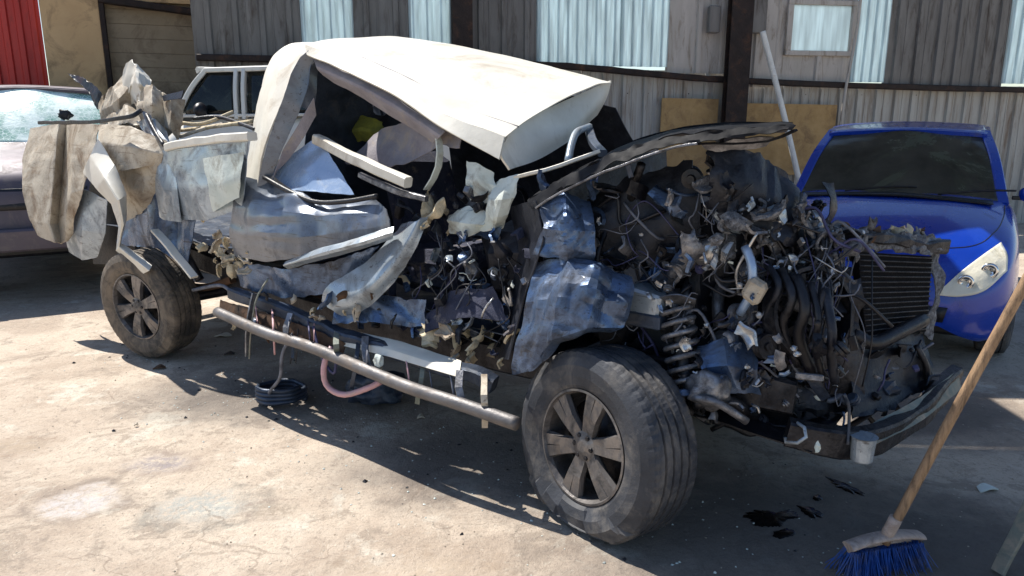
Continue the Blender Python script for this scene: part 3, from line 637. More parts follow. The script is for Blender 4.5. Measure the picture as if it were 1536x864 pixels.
# --- load bed
S_('bed_side', [[(44, 192, .12), (88, 185, .14), (100, 187, .2), (112, 186, .16), (150, 187, .16)], [(33, 240, .02), (82, 240, .03), (96, 240, .14), (108, 240, .06), (138, 236, .06)], [(36, 292, -.05), (78, 294, -.03), (92, 294, .08), (104, 290, .0), (124, 284, .02)], [(44, 330, -.07), (74, 336, -.06), (88, 336, .04), (100, 332, .02), (112, 324, .04)], [(58, 352, -.06), (84, 364, -.05), (92, 366, .0), (100, 362, .02), (108, 350, .06)]], 'dusty_paint', flat=True, amp=.022, sc=4.5, seed=3, rag=.003, cell=.013, label='dusty tan crumpled load bed side')
S_('bed_side_fold', [[(148, 187, .16), (196, 190, .14), (252, 212, .2)], [(150, 214, .08), (196, 220, .06), (246, 232, .16)], [(176, 258, .05), (206, 252, .07), (240, 244, .17)]], 'dusty_paint', flat=True, amp=.018, sc=5, seed=4, rag=.003, cell=.013)
S_('bed_side_torn', [[(176, 250, .12), (212, 238, .12), (248, 230, .17)], [(188, 290, .1), (216, 278, .12), (240, 268, .17)], [(190, 332, .12), (212, 318, .14), (230, 304, .18)]], 'dusty_paint', flat=True, amp=.03, sc=6, seed=320, rag=.008, cell=.013)
S_('arch_shade_sheet', [[(140, 262, .3), (176, 262, .3), (200, 262, .3)], [(130, 320, .3), (170, 330, .3), (200, 330, .3)], [(140, 396, .3), (176, 396, .3), (204, 396, .3)]], 'black_plastic', amp=.01, seed=204)  # black sheet added behind the flare so the gap reads as shade
S_('wheel_arch_flare', [[(148, 208, .04), (172, 248, .0), (188, 292, -.01), (189, 330, .0), (182, 364, .0), (228, 398, .02)], [(136, 234, .0), (158, 268, -.09), (178, 300, -.1), (184, 336, -.07), (178, 370, -.05), (224, 406, -.03)], [(124, 258, .04), (146, 284, -.03), (168, 306, -.03), (178, 340, -.02), (174, 376, -.01), (216, 410, .01)]], 'cream_paint', flat=True, amp=.01, sc=5, seed=6, rag=.002, cell=.013)
S_('wheel_house', [[(100, 318, .12), (128, 284, .1), (162, 300, .12)], [(98, 352, .1), (124, 345, .06), (158, 350, .12)], [(104, 378, .12), (124, 390, .1), (146, 386, .14)]], 'pale_panel', flat=True, amp=.01, sc=5, seed=7, rag=.004)
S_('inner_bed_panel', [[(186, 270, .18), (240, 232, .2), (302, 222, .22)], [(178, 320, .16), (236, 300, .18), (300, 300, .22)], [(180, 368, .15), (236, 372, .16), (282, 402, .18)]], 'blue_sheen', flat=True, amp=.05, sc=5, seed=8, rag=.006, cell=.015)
S_('bed_corner', [[(238, 208, .2), (252, 222, .17), (262, 226, .15)], [(226, 262, .19), (246, 280, .15), (266, 284, .12)], [(214, 306, .2), (244, 330, .16), (276, 332, .14)]], 'pale_panel', flat=True, amp=.03, sc=6, seed=310, rag=.003, cell=.013)
S_('bed_front_panel', [[(242, 226, .16), (300, 220, .13), (374, 212, .1)], [(250, 282, .14), (306, 280, .1), (368, 272, .08)], [(262, 330, .16), (312, 330, .12), (362, 312, .1)]], 'pale_panel', flat=True, amp=.02, sc=4, seed=9, rag=.003)
S_('bent_plate', [[(305, 238, .08), (330, 233, .06), (364, 228, .05)], [(312, 280, .06), (335, 276, .03), (360, 270, .04)], [(318, 318, .09), (340, 306, .06), (358, 296, .06)]], 'airbag_cloth', thick=.002, flat=True, amp=.02, sc=6, seed=10, rag=.004)
bmm('bed_rail', [(252, 220, .16), (310, 210, .13), (378, 205, .1)], .06, .05, 'cream_paint', amp=.008, seed=2)
bmm('bed_rail_lip', [(60, 184, .0), (130, 183, .02), (190, 176, .08), (212, 166, .14)], .03, .025, 'black_plastic', amp=.01)
S_('bed_fold', [[(212, 166, .2), (224, 196, .18), (240, 222, .16)], [(226, 172, .25), (240, 198, .22), (256, 216, .2)]], 'silver_paint', flat=True, amp=.02, sc=6, seed=11)
sheet('far_bed_side', [[(-1.25, 1.66, .8), (0, 1.68, .82), (1.15, 1.68, .8)], [(-1.3, 1.72, 1.1), (0, 1.72, 1.1), (1.15, 1.7, 1.1)], [(-1.3, 1.68, 1.32), (0, 1.68, 1.3), (1.15, 1.68, 1.3)]], 'dusty_paint', T, .05, .03, 3)
# crumpled tailgate thrown up on the bed
for k, rows in enumerate(([[(146, 152, .55), (170, 128, .42), (190, 106, .5)], [(150, 170, .48), (178, 148, .34), (198, 128, .42)], [(152, 190, .5), (180, 172, .4), (204, 152, .46)]],
    [[(186, 104, .5), (204, 96, .4), (224, 116, .46)], [(190, 128, .42), (208, 124, .32), (226, 136, .42)], [(198, 156, .44), (212, 152, .36), (228, 156, .44)]],
    [[(200, 142, .42), (228, 126, .34), (252, 146, .44)], [(204, 168, .36), (228, 156, .27), (250, 172, .38)], [(208, 192, .38), (228, 182, .3), (246, 198, .36)]],
    [[(228, 130, .46), (254, 144, .36), (278, 150, .48)], [(236, 158, .4), (256, 168, .32), (272, 182, .42)], [(240, 184, .4), (256, 194, .32), (268, 214, .38)]],
    [[(206, 182, .32), (230, 178, .24), (250, 196, .32)], [(226, 216, .26), (240, 220, .2), (258, 218, .28)]],
    [[(160, 176, .44), (190, 160, .34), (214, 172, .4)], [(164, 192, .36), (192, 184, .26), (218, 190, .34)]])):
    S_('tailgate_fold', rows, ('dusty_paint', 'cream_paint', 'dusty_paint', 'dusty_paint', 'pale_panel', 'dusty_paint')[k], flat=True, amp=.03, sc=8, seed=300 + k, rag=.008, thick=.003, cell=.012)
S_('torn_strip', [[(184, 122, .42), (190, 96, .42), (200, 90, .42)], [(194, 140, .4), (202, 112, .4), (208, 100, .4)]], 'cream_paint', flat=True, amp=.03, sc=7, seed=18, rag=.015)
S_('black_trim', [[(102, 110, .5), (130, 118, .48), (152, 138, .46)], [(118, 124, .46), (136, 140, .45), (150, 166, .44)]], 'black_plastic', flat=True, amp=.03, sc=7, seed=19, rag=.015)
S_('black_trim', [[(244, 144, .36), (262, 140, .36), (276, 136, .36)], [(246, 152, .34), (262, 150, .34), (274, 148, .34)]], 'black_plastic', flat=True, amp=.02, sc=7, seed=20)
for i, (pts, m) in enumerate(((((268, 196, .5), (320, 190, .5), (378, 182, .5)), 'foam'), (((270, 205, .4), (310, 192, .5), (340, 186, .6), (380, 188, .6)), 'dusty_paint'), (((250, 180, .4), (300, 186, .5), (350, 168, .7)), 'foam'), (((290, 178, .5), (330, 176, .6), (384, 194, .4)), 'black_plastic'), (((220, 172, .22), (232, 196, .18), (246, 218, .15)), 'black_plastic'))):
    tb('bent_rod', pts, .013, m)
bmm('strut_bar', [(232, 346, .1), (262, 380, .08), (292, 416, .1)], .055, .018, 'cream_paint', amp=.006)
tb('damper', [(250, 330, .25), (275, 375, .22), (300, 420, .25)], .03, 'dark_metal')
tb('brake_line', [(290, 435, .2), (330, 428, .2), (350, 440, .2)], .012, 'wire_grey')
for i in range(34):       # torn insulation behind the rear door
    u, v = rnd.gauss(350, 24), rnd.gauss(385, 22); y = .12 + rnd.random() * .1
    s = rnd.uniform(.018, .045)
    scrap(Ty(u, v, y), s * .85, 'foam' if rnd.random() < .7 else 'dusty_paint', i)

# --- cab
near = [(458, 68, .36), (520, 94, .36), (590, 128, .36), (665, 172, .36), (758, 206, .40)]
nearL = [Ty(*p) for p in near]
farL = [Ty(*p) for p in ((640, 65, 1.45), (715, 74, 1.45), (785, 89, 1.45), (850, 106, 1.45), (917, 124, 1.45))]
def between(k, up): return [a.lerp(b, k) + Vector((0, 0, up)) for a, b in zip(nearL, farL)]
sheet('roof', [nearL, between(.18, .03), between(.5, .045), between(.82, .03), farL], 'cream_paint', T, .022, .013, 2.6, .006, 21, label='buckled cream roof sagging to the front')
tube('roof_ditch', [a.lerp(b, .1) + Vector((0, 0, .017)) for a, b in zip(nearL, farL)][1:], .006, 'headliner', T, 6)
S_('roof_edge', [[(458, 68, .36), (520, 94, .36), (590, 128, .36), (665, 172, .36), (758, 206, .4)], [(462, 84, .33), (522, 110, .32), (592, 145, .32), (664, 193, .32), (750, 240, .36)]], 'cream_paint', amp=.008, sc=6, seed=22, thick=.012)
S_('roof_header', [[(760, 198, .44), (800, 174, .7), (860, 146, 1.1), (914, 121, 1.48)], [(748, 230, .38), (806, 212, .66), (868, 176, 1.05), (908, 146, 1.45)], [(762, 256, .4), (812, 236, .68), (862, 202, 1.02), (894, 172, 1.4)]], 'cream_paint', amp=.012, sc=4, seed=23, thick=.012)
S_('door_frame_rail', [[(470, 88, .36), (540, 118, .36), (600, 152, .36), (668, 198, .36)], [(476, 102, .34), (540, 132, .33), (600, 166, .33), (660, 206, .34)], [(484, 112, .4), (540, 144, .4), (596, 178, .4), (650, 212, .4)]], 'headliner', amp=.012, sc=6, seed=24)
S_('rear_pillar', [[(486, 65, .6), (438, 66, .58), (410, 86, .55), (392, 130, .5), (381, 190, .45), (369, 249, .38), (350, 330, .3)], [(460, 66, .42), (440, 76, .4), (420, 100, .37), (404, 142, .33), (391, 198, .28), (378, 252, .23), (362, 330, .2)], [(462, 76, .34), (450, 84, .32), (436, 110, .28), (424, 148, .25), (404, 204, .2), (392, 254, .17), (378, 326, .14)]], 'cream_paint', amp=.014, sc=4, seed=25, rag=.003, thick=.01)
S_('pillar_inner', [[(462, 76, .33), (450, 86, .31), (436, 112, .27), (424, 150, .24), (404, 206, .19), (390, 262, .16), (378, 320, .14)], [(478, 86, .38), (466, 100, .36), (462, 130, .34), (448, 170, .3), (424, 222, .24), (406, 270, .2), (398, 320, .16)]], 'silver_paint', flat=True, amp=.02, sc=6, seed=26)
S_('pillar_edge', [[(476, 84, .37), (466, 100, .36), (462, 130, .34), (452, 160, .32)], [(482, 92, .42), (476, 112, .42), (475, 140, .4), (470, 168, .38)]], 'silver_paint', amp=.01, sc=6, seed=226)
S_('pillar_fold', [[(470, 146, .3), (448, 186, .25), (424, 226, .2), (408, 276, .17)], [(474, 172, .33), (456, 206, .28), (436, 236, .24), (414, 262, .2)]], 'headliner', flat=True, amp=.012, sc=6, seed=27)
sheet('cab_back', [[(1.45, y, .8) for y in (.45, .9, 1.3, 1.65)], [(1.4, y, 1.3) for y in (.45, .9, 1.3, 1.62)], [(1.52, y, 1.98) for y in (.5, .9, 1.3, 1.5)]], 'navy_inner', T, .05, .03, 3)
sheet('far_door', [[(1.45, 1.66, .66), (2.3, 1.68, .66), (3.2, 1.66, .66)], [(1.45, 1.7, 1.2), (2.3, 1.74, 1.15), (3.2, 1.68, 1.1)], [(1.5, 1.52, 2.0), (2.2, 1.54, 1.88), (2.9, 1.52, 1.72)]], 'primer_dark', T, .05, .03, 3)
S_('headliner', [[(516, 244, .55), (575, 196, .6), (650, 166, .5), (690, 192, .42)], [(545, 252, .5), (598, 222, .5), (655, 192, .44), (690, 208, .4)], [(572, 258, .45), (620, 240, .44), (660, 214, .4), (688, 222, .38)]], 'headliner', flat=True, amp=.03, sc=6, seed=28, rag=.01)
S_('yellow_cloth', [[(514, 178, .85), (545, 174, .85), (574, 182, .85)], [(510, 198, .8), (545, 194, .78), (580, 200, .8)], [(520, 210, .85), (548, 212, .85), (570, 208, .85)]], 'yellow_cloth', flat=True, amp=.03, sc=8, seed=29, rag=.02)
for i in range(16):
    u, v = rnd.uniform(482, 640), rnd.uniform(115, 225); y = rnd.uniform(.75, 1.3)
    if v < 100 + (u - 480) * .55: continue
    blob('cabin_trim', Ty(u, v, y), (rnd.uniform(.03, .09), .03, rnd.uniform(.02, .06)), rnd.choice(['navy_inner', 'upholstery', 'primer_dark', 'grey_metal']), T, i, .5, 2, rot=Matrix.Rotation(rnd.uniform(0, 3), 3, 'Y'))
bmm('seat_belt', [(640, 284, .36), (656, 256, .36), (660, 222, .36), (654, 196, .38)], .045, .008, 'airbag_cloth')
bmm('window_frame_bar', [(474, 208, .3), (540, 242, .27), (612, 273, .25)], .05, .055, 'cream_paint', amp=.006, seed=4)
bmm('door_bar', [(540, 262, .3), (590, 286, .28), (640, 300, .3)], .03, .03, 'grey_metal', amp=.008, seed=5)
S_('rear_door_skin_torn', [[(402, 258, .26), (440, 230, .3), (480, 204, .36)], [(420, 272, .22), (462, 260, .24), (505, 248, .3)], [(440, 286, .18), (486, 290, .2), (532, 293, .24)]], 'sky_tinted_panel', flat=True, amp=.012, sc=6, seed=30, rag=.004, label='bent door skin with a blue sky reflection painted into its colour')
tb('window_seal', [(396, 266, .16), (436, 288, .14), (474, 303, .14), (520, 302, .16), (566, 294, .2)], .013, 'black_plastic')
S_('rear_door', [[(360, 264, .16), (400, 272, .16), (440, 290, .16), (480, 306, .17), (565, 300, .22)], [(350, 310, .1), (400, 316, .08), (452, 320, .08), (510, 322, .12), (584, 318, .2)], [(344, 350, .1), (396, 354, .06), (450, 356, .05), (510, 350, .1), (592, 336, .18)], [(352, 384, .14), (400, 392, .1), (452, 386, .07), (510, 368, .1), (588, 350, .18)]], 'silver_paint', flat=True, amp=.038, sc=5.5, seed=31, rag=.003, cell=.012, label='dented silver rear door panel')
S_('door_crease', [[(428, 392, .07), (480, 374, .05), (540, 358, .07), (592, 342, .15)], [(424, 398, .03), (480, 382, .01), (540, 366, .03), (590, 350, .12)], [(432, 404, .08), (484, 388, .07), (542, 372, .1), (588, 356, .16)]], 'pale_panel', flat=True, amp=.012, sc=6, seed=32)
S_('door_inner', [[(352, 392, .2), (430, 404, .18), (500, 392, .2), (570, 368, .25)], [(360, 430, .2), (430, 448, .2), (490, 440, .22), (545, 405, .26)]], 'blue_sheen', flat=True, amp=.03, sc=6, seed=33, rag=.01)
S_('centre_pillar', [[(604, 336, .28), (580, 364, .22), (542, 398, .16), (492, 428, .1), (482, 452, .1)], [(624, 330, .22), (600, 372, .16), (566, 418, .1), (520, 452, .06), (498, 466, .07)], [(644, 326, .28), (626, 368, .22), (596, 416, .17), (552, 462, .12), (514, 476, .12)]], 'pale_panel', amp=.012, sc=5, seed=34, rag=.006, thick=.012, label='pale torn centre pillar curling outwards')
S_('airbag', [[(703, 242, .44), (720, 248, .41), (742, 258, .42)], [(704, 272, .4), (720, 274, .38), (740, 280, .38)], [(706, 300, .42), (720, 304, .4), (738, 306, .4)]], 'airbag_cloth', thick=.002, flat=True, amp=.03, sc=8, seed=35, rag=.01)
S_('airbag', [[(738, 270, .42), (762, 267, .38), (785, 264, .4)], [(733, 300, .34), (752, 298, .32), (772, 294, .36)], [(728, 326, .34), (744, 326, .32), (760, 322, .36)], [(720, 344, .38), (740, 346, .36), (752, 340, .4)]], 'airbag_cloth', thick=.002, flat=True, amp=.04, sc=8, seed=36, rag=.012, label='limp pale green airbag')
S_('airbag', [[(690, 310, .4), (712, 314, .37), (736, 320, .38)], [(666, 330, .36), (698, 334, .33), (730, 338, .35)], [(682, 348, .38), (702, 352, .36), (726, 350, .38)]], 'airbag_cloth', thick=.002, flat=True, amp=.05, sc=9, seed=37, rag=.03)
scrap(Ty(640, 320, .35), .06, 'foam', 308); scrap(Ty(655, 316, .33), .05, 'foam', 309)
box('seat_base', (2.25, .85, .82), (.55, .55, .22), 'upholstery', T, jit=.05, bev=.25); box('seat_back', (1.95, .9, 1.15), (.18, .52, .6), 'upholstery', T, Matrix.Rotation(R(-18), 3, 'Y'), .3, jit=.05)
box('seat_base', (2.25, 1.4, .82), (.5, .4, .22), 'upholstery', T, jit=.05, bev=.25, seed=3)
box('dashboard', (2.98, 1.0, 1.1), (.35, 1.2, .34), 'primer_dark', T, Matrix.Rotation(R(14), 3, 'X'), .2, jit=.06)
tube('steering_wheel', [Vector((2.62, .85, 1.12)) + Vector((.1 * math.sin(a) * .5, .18 * math.cos(a), .18 * math.sin(a))) for a in [2 * math.pi * i / 16 for i in range(17)]], .016, 'black_plastic', T)
S_('hinge_post', [[(800, 300, .25), (815, 360, .2), (790, 440, .18), (768, 540, .16)], [(770, 310, .45), (780, 370, .42), (765, 450, .4), (750, 540, .36)]], 'primer_dark', flat=True, amp=.03, sc=5, seed=37)

# --- sill, step and what hangs below
bmm('sill', [(352, 440, .14), (440, 472, .12), (540, 512, .1), (696, 558, .12), (742, 576, .15)], .075, .07, 'navy_inner', amp=.015, seed=6)
S_('sill_plate', [[(500, 492, .16), (580, 508, .14), (692, 542, .14)], [(506, 506, .08), (584, 524, .06), (690, 556, .06)], [(512, 518, .06), (586, 536, .04), (688, 566, .04)]], 'cream_paint', flat=True, amp=.012, sc=6, seed=38)
S_('sill_flange', [[(330, 450, .1), (400, 470, .08), (470, 494, .06), (520, 516, .06)], [(330, 470, .08), (398, 488, .05), (468, 512, .04), (516, 530, .05)]], 'rusty_metal', flat=True, amp=.012, sc=7, seed=39, rag=.008)
tb('side_step', [(326, 468, .0), (400, 500, -.03), (470, 522, -.01), (600, 576, -.03), (690, 606, -.01), (776, 636, .02)], .031, 'step_metal', n=14, label='bent grey tubular side step')
for (a, b) in (((382, 440, .06), (372, 534, .0)), ((436, 470, .06), (430, 512, .0)), ((548, 505, .06), (556, 560, .0)), ((690, 556, .06), (694, 606, .0))):
    bmm('step_bracket', [a, ((a[0] + b[0]) / 2 - 4, (a[1] + b[1]) / 2, (a[2] + b[2]) / 2 - .02), b], .035, .012, 'grey_metal')
bmm('hanging_strap', [(402, 418, .08), (384, 450, .02), (376, 500, -.01), (374, 536, .0)], .035, .008, 'trim_grey')
tb('pink_hose', [(498, 520, .03), (486, 548, -.02), (490, 578, -.02), (516, 592, .0), (552, 582, .04), (572, 572, .08)], .016, 'pink_hose')
tb('hanging_cable', [(440, 500, .05), (424, 530, .0), (420, 566, .0), (404, 590, .03), (412, 606, .1)], .01, 'wire_grey')
for i in range(18):
    u = rnd.uniform(350, 740); v = 452 + (u - 350) * .31; L_ = rnd.uniform(25, 75); dx = rnd.uniform(-14, 14)
    wire_pts = [Ty(u, v - 8, .1), Ty(u + dx * .5, v + L_ * .4, .02 + rnd.uniform(-.05, .05)), Ty(u + dx, v + L_, .03)]
    if i % 3: tube('hanging_wire', wire_pts, rnd.uniform(.003, .007), rnd.choice(['wire_black', 'wire_grey', 'wire_violet', 'pink_hose']), T, 5, .03)
    else: beam('hanging_strip', wire_pts, rnd.uniform(.015, .03), .004, rnd.choice(['trim_grey', 'dusty_paint', 'navy_inner']), T, .04, amp=.01, seed=i)
for i in range(22): scrap(Ty(rnd.uniform(350, 560), rnd.uniform(0, 1) * 30 + 432 + (i % 5) * 12, rnd.uniform(.04, .15)), rnd.uniform(.015, .035), rnd.choice(['rusty_metal', 'foam', 'navy_inner', 'blue_sheen', 'dusty_paint', 'black_plastic']), 820 + i, 'torn_trim')
blob('dangling_clip', Ty(568, 542, .0), (.03, .02, .035), 'airbag_cloth', T, 3, .3, 2)
tb('hanging_cable', [(470, 490, .04), (480, 530, .0), (500, 560, .0), (508, 540, .02), (540, 560, .0)], .008, 'wire_violet')
for i in range(26):
    u, v = rnd.uniform(618, 770), rnd.uniform(478, 545); y = rnd.uniform(.16, .5); s = rnd.uniform(.02, .05)
    if v < 478 + abs(u - 680) * .25: continue
    scrap(Ty(u, v, y), s, 'foam' if rnd.random() < .7 else 'dusty_paint', 50 + i)

# --- random torn hardware (each a part of its own)
MET = ['dark_metal', 'dark_metal', 'primer_dark', 'black_plastic', 'grey_metal', 'navy_inner', 'blue_sheen']
KN = 0
def hardware(u, v, y, size, mats=MET):
    global KN
    if 1268 < u < 1395 and 372 < v < 505: return      # the radiator stays clear
    KN += 1; k = rnd.random(); c = Ty(u, v, y); m = rnd.choice(mats)
    rot = Matrix.Rotation(rnd.uniform(0, 6.3), 3, 'X') @ Matrix.Rotation(rnd.uniform(0, 6.3), 3, 'Y') @ Matrix.Rotation(rnd.uniform(0, 6.3), 3, 'Z')
    s = size * rnd.uniform(.6, 1.5)
    if k < .3:
        a = s * 1.4; pl = [[Vector((-a, -s * .5, 0)), Vector((0, -s * .55, s * .3)), Vector((a, -s * .4, 0))], [Vector((-a, s * .4, s * .1)), Vector((0, s * .5, s * .5)), Vector((a * .8, s * .5, -s * .2))]]
        sheet('bracket', [[c + rot @ p for p in r] for r in pl], m, T, max(.012, s / 5), s * .3, 3 / s * .35, .004, KN, s * .12)
    elif k < .5:
        L = s * rnd.uniform(1.5, 3.5); d = rot @ Vector((L, 0, 0)); e = rot @ Vector((0, L * .4, 0))
        tube('pipe', [c - d, c - d * .3 + e * rnd.random(), c + d * .4 + e * rnd.uniform(-1, 1), c + d], s * rnd.uniform(.12, .28), m, T, 8, .02)
    elif k < .68:
        box('mount', c, (s * rnd.uniform(.8, 1.8), s * rnd.uniform(.6, 1.1), s * rnd.uniform(.3, .9)), m, T, rot, .15, jit=s * .3, seed=KN)
    elif k < .82:
        r = s * rnd.uniform(.4, .8); g = lathe_geo([(.001, -r * .6), (r * .7, -r * .6), (r, -r * .4), (r, -r * .1), (r * .8, 0), (r, r * .1), (r, r * .5), (r * .5, r * .6), (r * .4, r * .9), (.001, r * .9)], 18)
        mesh_obj('pulley', [c + rot @ p for p in g[0]], g[1], m, T, False)
    else:
        blob('casting', c, (s, s * .7, s * .6), m, T, KN, .6, 2, rot=rot)
def wire(pts, r, m, jit=.03):
    P = []
    for p in pts:
        q = Ty(*p); P.append(q + Vector((rnd.gauss(0, jit), rnd.gauss(0, jit), rnd.gauss(0, jit))))
    tube('loose_wire', P, r, m, T, 5, .025)
# cabin clutter in the torn opening
for i in range(90):
    u, v = rnd.uniform(520, 795), rnd.uniform(335, 535)
    if v < 480 - (u - 480) * .95 or (u > 770 and v > 420) or v > 500 + (u - 600) * .22: continue
    scrap(Ty(u, v, rnd.uniform(.16, .5)), rnd.uniform(.015, .045), rnd.choice(['upholstery', 'navy_inner', 'blue_sheen', 'primer_dark', 'silver_paint', 'foam', 'black_plastic', 'pale_panel', 'blue_sheen']), 700 + i, 'torn_trim')
S_('torn_door_lining', [[(505, 460, .14), (560, 440, .2), (640, 452, .24)], [(500, 486, .1), (560, 482, .14), (630, 490, .2)]], 'blue_sheen', flat=True, amp=.04, sc=7, seed=90, rag=.012, cell=.013)
S_('torn_door_lining', [[(640, 470, .25), (680, 440, .3), (740, 430, .3)], [(640, 500, .2), (690, 480, .22), (760, 480, .26)]], 'upholstery', flat=True, amp=.05, sc=7, seed=91, rag=.012, cell=.013)
for i in range(60):
    u, v = rnd.uniform(560, 800), rnd.uniform(335, 510)
    if v < 470 - (u - 480) * .9 or (u > 770 and v > 420): continue
    hardware(u, v, rnd.uniform(.28, .65), rnd.uniform(.025, .06), ['primer_dark', 'upholstery', 'navy_inner', 'black_plastic', 'dark_metal', 'blue_sheen', 'upholstery', 'grey_metal'])
for i in range(10): hardware(rnd.uniform(600, 790), rnd.uniform(380, 490), rnd.uniform(.2, .35), .025, ['grey_metal', 'bright_alloy', 'airbag_cloth'])
for i in range(14):
    u, v = rnd.uniform(600, 780), rnd.uniform(340, 420)
    wire([(u, v, .3), (u + rnd.uniform(-20, 20), v + 40, .26), (u + rnd.uniform(-30, 30), v + 80, .26), (u + rnd.uniform(-20, 40), v + 110, .3)], .0035, rnd.choice(['wire_black', 'wire_violet', 'wire_grey', 'wire_black']))
for i in range(14): hardware(rnd.uniform(600, 720), rnd.uniform(275, 325), rnd.uniform(.35, .6), .035, ['primer_dark', 'foam', 'grey_metal', 'dark_metal'])

# --- front end
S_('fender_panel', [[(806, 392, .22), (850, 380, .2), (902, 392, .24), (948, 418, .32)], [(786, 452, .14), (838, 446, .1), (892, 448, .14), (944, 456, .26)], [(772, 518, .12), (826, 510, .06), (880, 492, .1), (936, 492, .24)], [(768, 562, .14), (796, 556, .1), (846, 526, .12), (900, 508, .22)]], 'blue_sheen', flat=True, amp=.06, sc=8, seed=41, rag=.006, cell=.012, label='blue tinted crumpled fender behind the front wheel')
S_('fender_upper', [[(806, 304, .26), (846, 284, .28), (886, 300, .34)], [(814, 342, .2), (850, 346, .2), (892, 348, .28)], [(800, 380, .22), (850, 388, .22), (888, 392, .3)]], 'blue_sheen', flat=True, amp=.06, sc=10, seed=47, rag=.006, cell=.012)
S_('firewall', [[(800, 290, .5), (900, 240, .9), (1000, 225, 1.5)], [(800, 400, .45), (900, 390, .8), (1000, 380, 1.5)], [(790, 540, .4), (900, 520, .8), (1000, 510, 1.5)]], 'primer_dark', amp=.05, sc=4, seed=43, cell=.03)
for i in range(26): scrap(Ty(rnd.uniform(820, 1040), rnd.uniform(270, 440), rnd.uniform(.3, .5)), rnd.uniform(.02, .06), rnd.choice(['blue_sheen', 'primer_dark', 'blue_sheen', 'dark_metal', 'grey_metal']), 400 + i, 'metal_shard')
S_('inner_wing', [[(880, 300, .45), (950, 262, .5), (1040, 240, .55)], [(890, 350, .4), (960, 330, .45), (1050, 330, .5)], [(900, 400, .42), (960, 392, .45), (1040, 400, .5)]], 'primer_dark', flat=True, amp=.06, sc=5, seed=44, rag=.02)
# hood, torn loose and standing above the engine bay
hn = [(792, 302, .3), (850, 264, .28), (920, 231, .28), (1000, 205, .3), (1090, 193, .32), (1192, 189, .36)]
hf = [(802, 292, .45), (862, 256, .8), (940, 214, .95), (1006, 196, 1.05), (1096, 185, 1.1), (1186, 184, 1.0)]
hm = [tuple((a + b) / 2 + d for a, b, d in zip(p, q, (0, -2, 0))) for p, q in zip(hn, hf)]
S_('hood', [hn, hm, hf], 'charcoal_paint', flat=True, amp=.016, sc=5, seed=45, thick=.004, rag=.01, label='black hood torn loose and standing level above the engine')
S_('hood_far_half', [hf, [(830, 300, 1.2), (884, 270, 1.4), (950, 236, 1.5), (1010, 212, 1.5), (1100, 198, 1.5), (1180, 194, 1.4)]], 'charcoal_paint', amp=.015, sc=3, seed=46, thick=.015)
S_('hood_shade_strip', [hn, [(796, 314, .27), (856, 278, .25), (928, 246, .25), (1010, 219, .27), (1098, 207, .3), (1186, 196, .34)]], 'charcoal_paint', flat=True, amp=.02, sc=7, seed=245, thick=.003, rag=.014, cell=.013)  # black sheet painting the shaded cavity below the hood edge
bmm('hood_brace', [(804, 312, .25), (860, 279, .23), (930, 249, .23), (1000, 225, .25), (1046, 217, .27)], .012, .008, 'grey_metal', amp=.008)
bmm('hood_edge', [(1040, 216, .34), (1100, 214, .36), (1152, 214, .4), (1190, 196, .4)], .03, .008, 'charcoal_paint', amp=.015)
S_('hood_liner', [[(1050, 214, .4), (1100, 210, .42), (1160, 208, .45)], [(1060, 224, .42), (1110, 226, .45), (1150, 220, .48)]], 'grey_metal', flat=True, amp=.02, sc=7, seed=47, rag=.01)
tb('front_pillar_stub', [(852, 242, .5), (858, 214, .6), (866, 198, .7), (884, 190, .9)], .018, 'pale_panel'); bmm('front_pillar_stub', [(884, 196, .9), (890, 214, .7), (904, 230, .5)], .04, .03, 'silver_paint')
bmm('cowl_edge', [(772, 266, .38), (820, 254, .4), (862, 240, .45), (900, 226, .5)], .03, .016, 'cream_paint', amp=.006)
# crushed strut tower and wing remains
S_('crushed_wing', [[(1060, 216, .45), (1110, 226, .55), (1160, 250, .7), (1200, 300, .85), (1240, 346, .95)], [(1070, 262, .42), (1112, 278, .48), (1158, 306, .6), (1196, 340, .75), (1232, 368, .85)], [(1058, 310, .45), (1104, 332, .46), (1150, 352, .55), (1190, 378, .7), (1226, 404, .8)]], 'primer_dark', amp=.085, sc=6.5, seed=48, rag=.03, cell=.015, label='shredded ash grey wing metal')
for i in range(95):
    k = rnd.random(); u = 1060 + 200 * k + rnd.gauss(0, 16); v = 232 + 135 * k + rnd.uniform(-8, 95) * (1 - .4 * k)
    scrap(Ty(u, v, .36 + k * .45 + rnd.uniform(-.04, .1)), rnd.uniform(.012, .045), rnd.choice(['ash_scrap', 'grey_metal', 'ash_scrap', 'dark_metal', 'black_plastic', 'pale_panel']), 430 + i, 'metal_shard')
for i in range(46):
    k = rnd.random(); scrap(Ty(1226 + 186 * k, rnd.gauss(352 + 14 * k, 9), .84 + .72 * k), rnd.uniform(.014, .036), rnd.choice(['ash_scrap', 'foam', 'rusty_metal', 'ash_scrap', 'dusty_paint']), 540 + i, 'metal_shard')
for i in range(40):
    scrap(Ty(rnd.uniform(1000, 1180), rnd.uniform(440, 620), rnd.uniform(.28, .42)), rnd.uniform(.012, .032), rnd.choice(['grey_metal', 'dark_metal', 'blue_sheen', 'bright_alloy', 'black_plastic']), 600 + i, 'metal_shard')
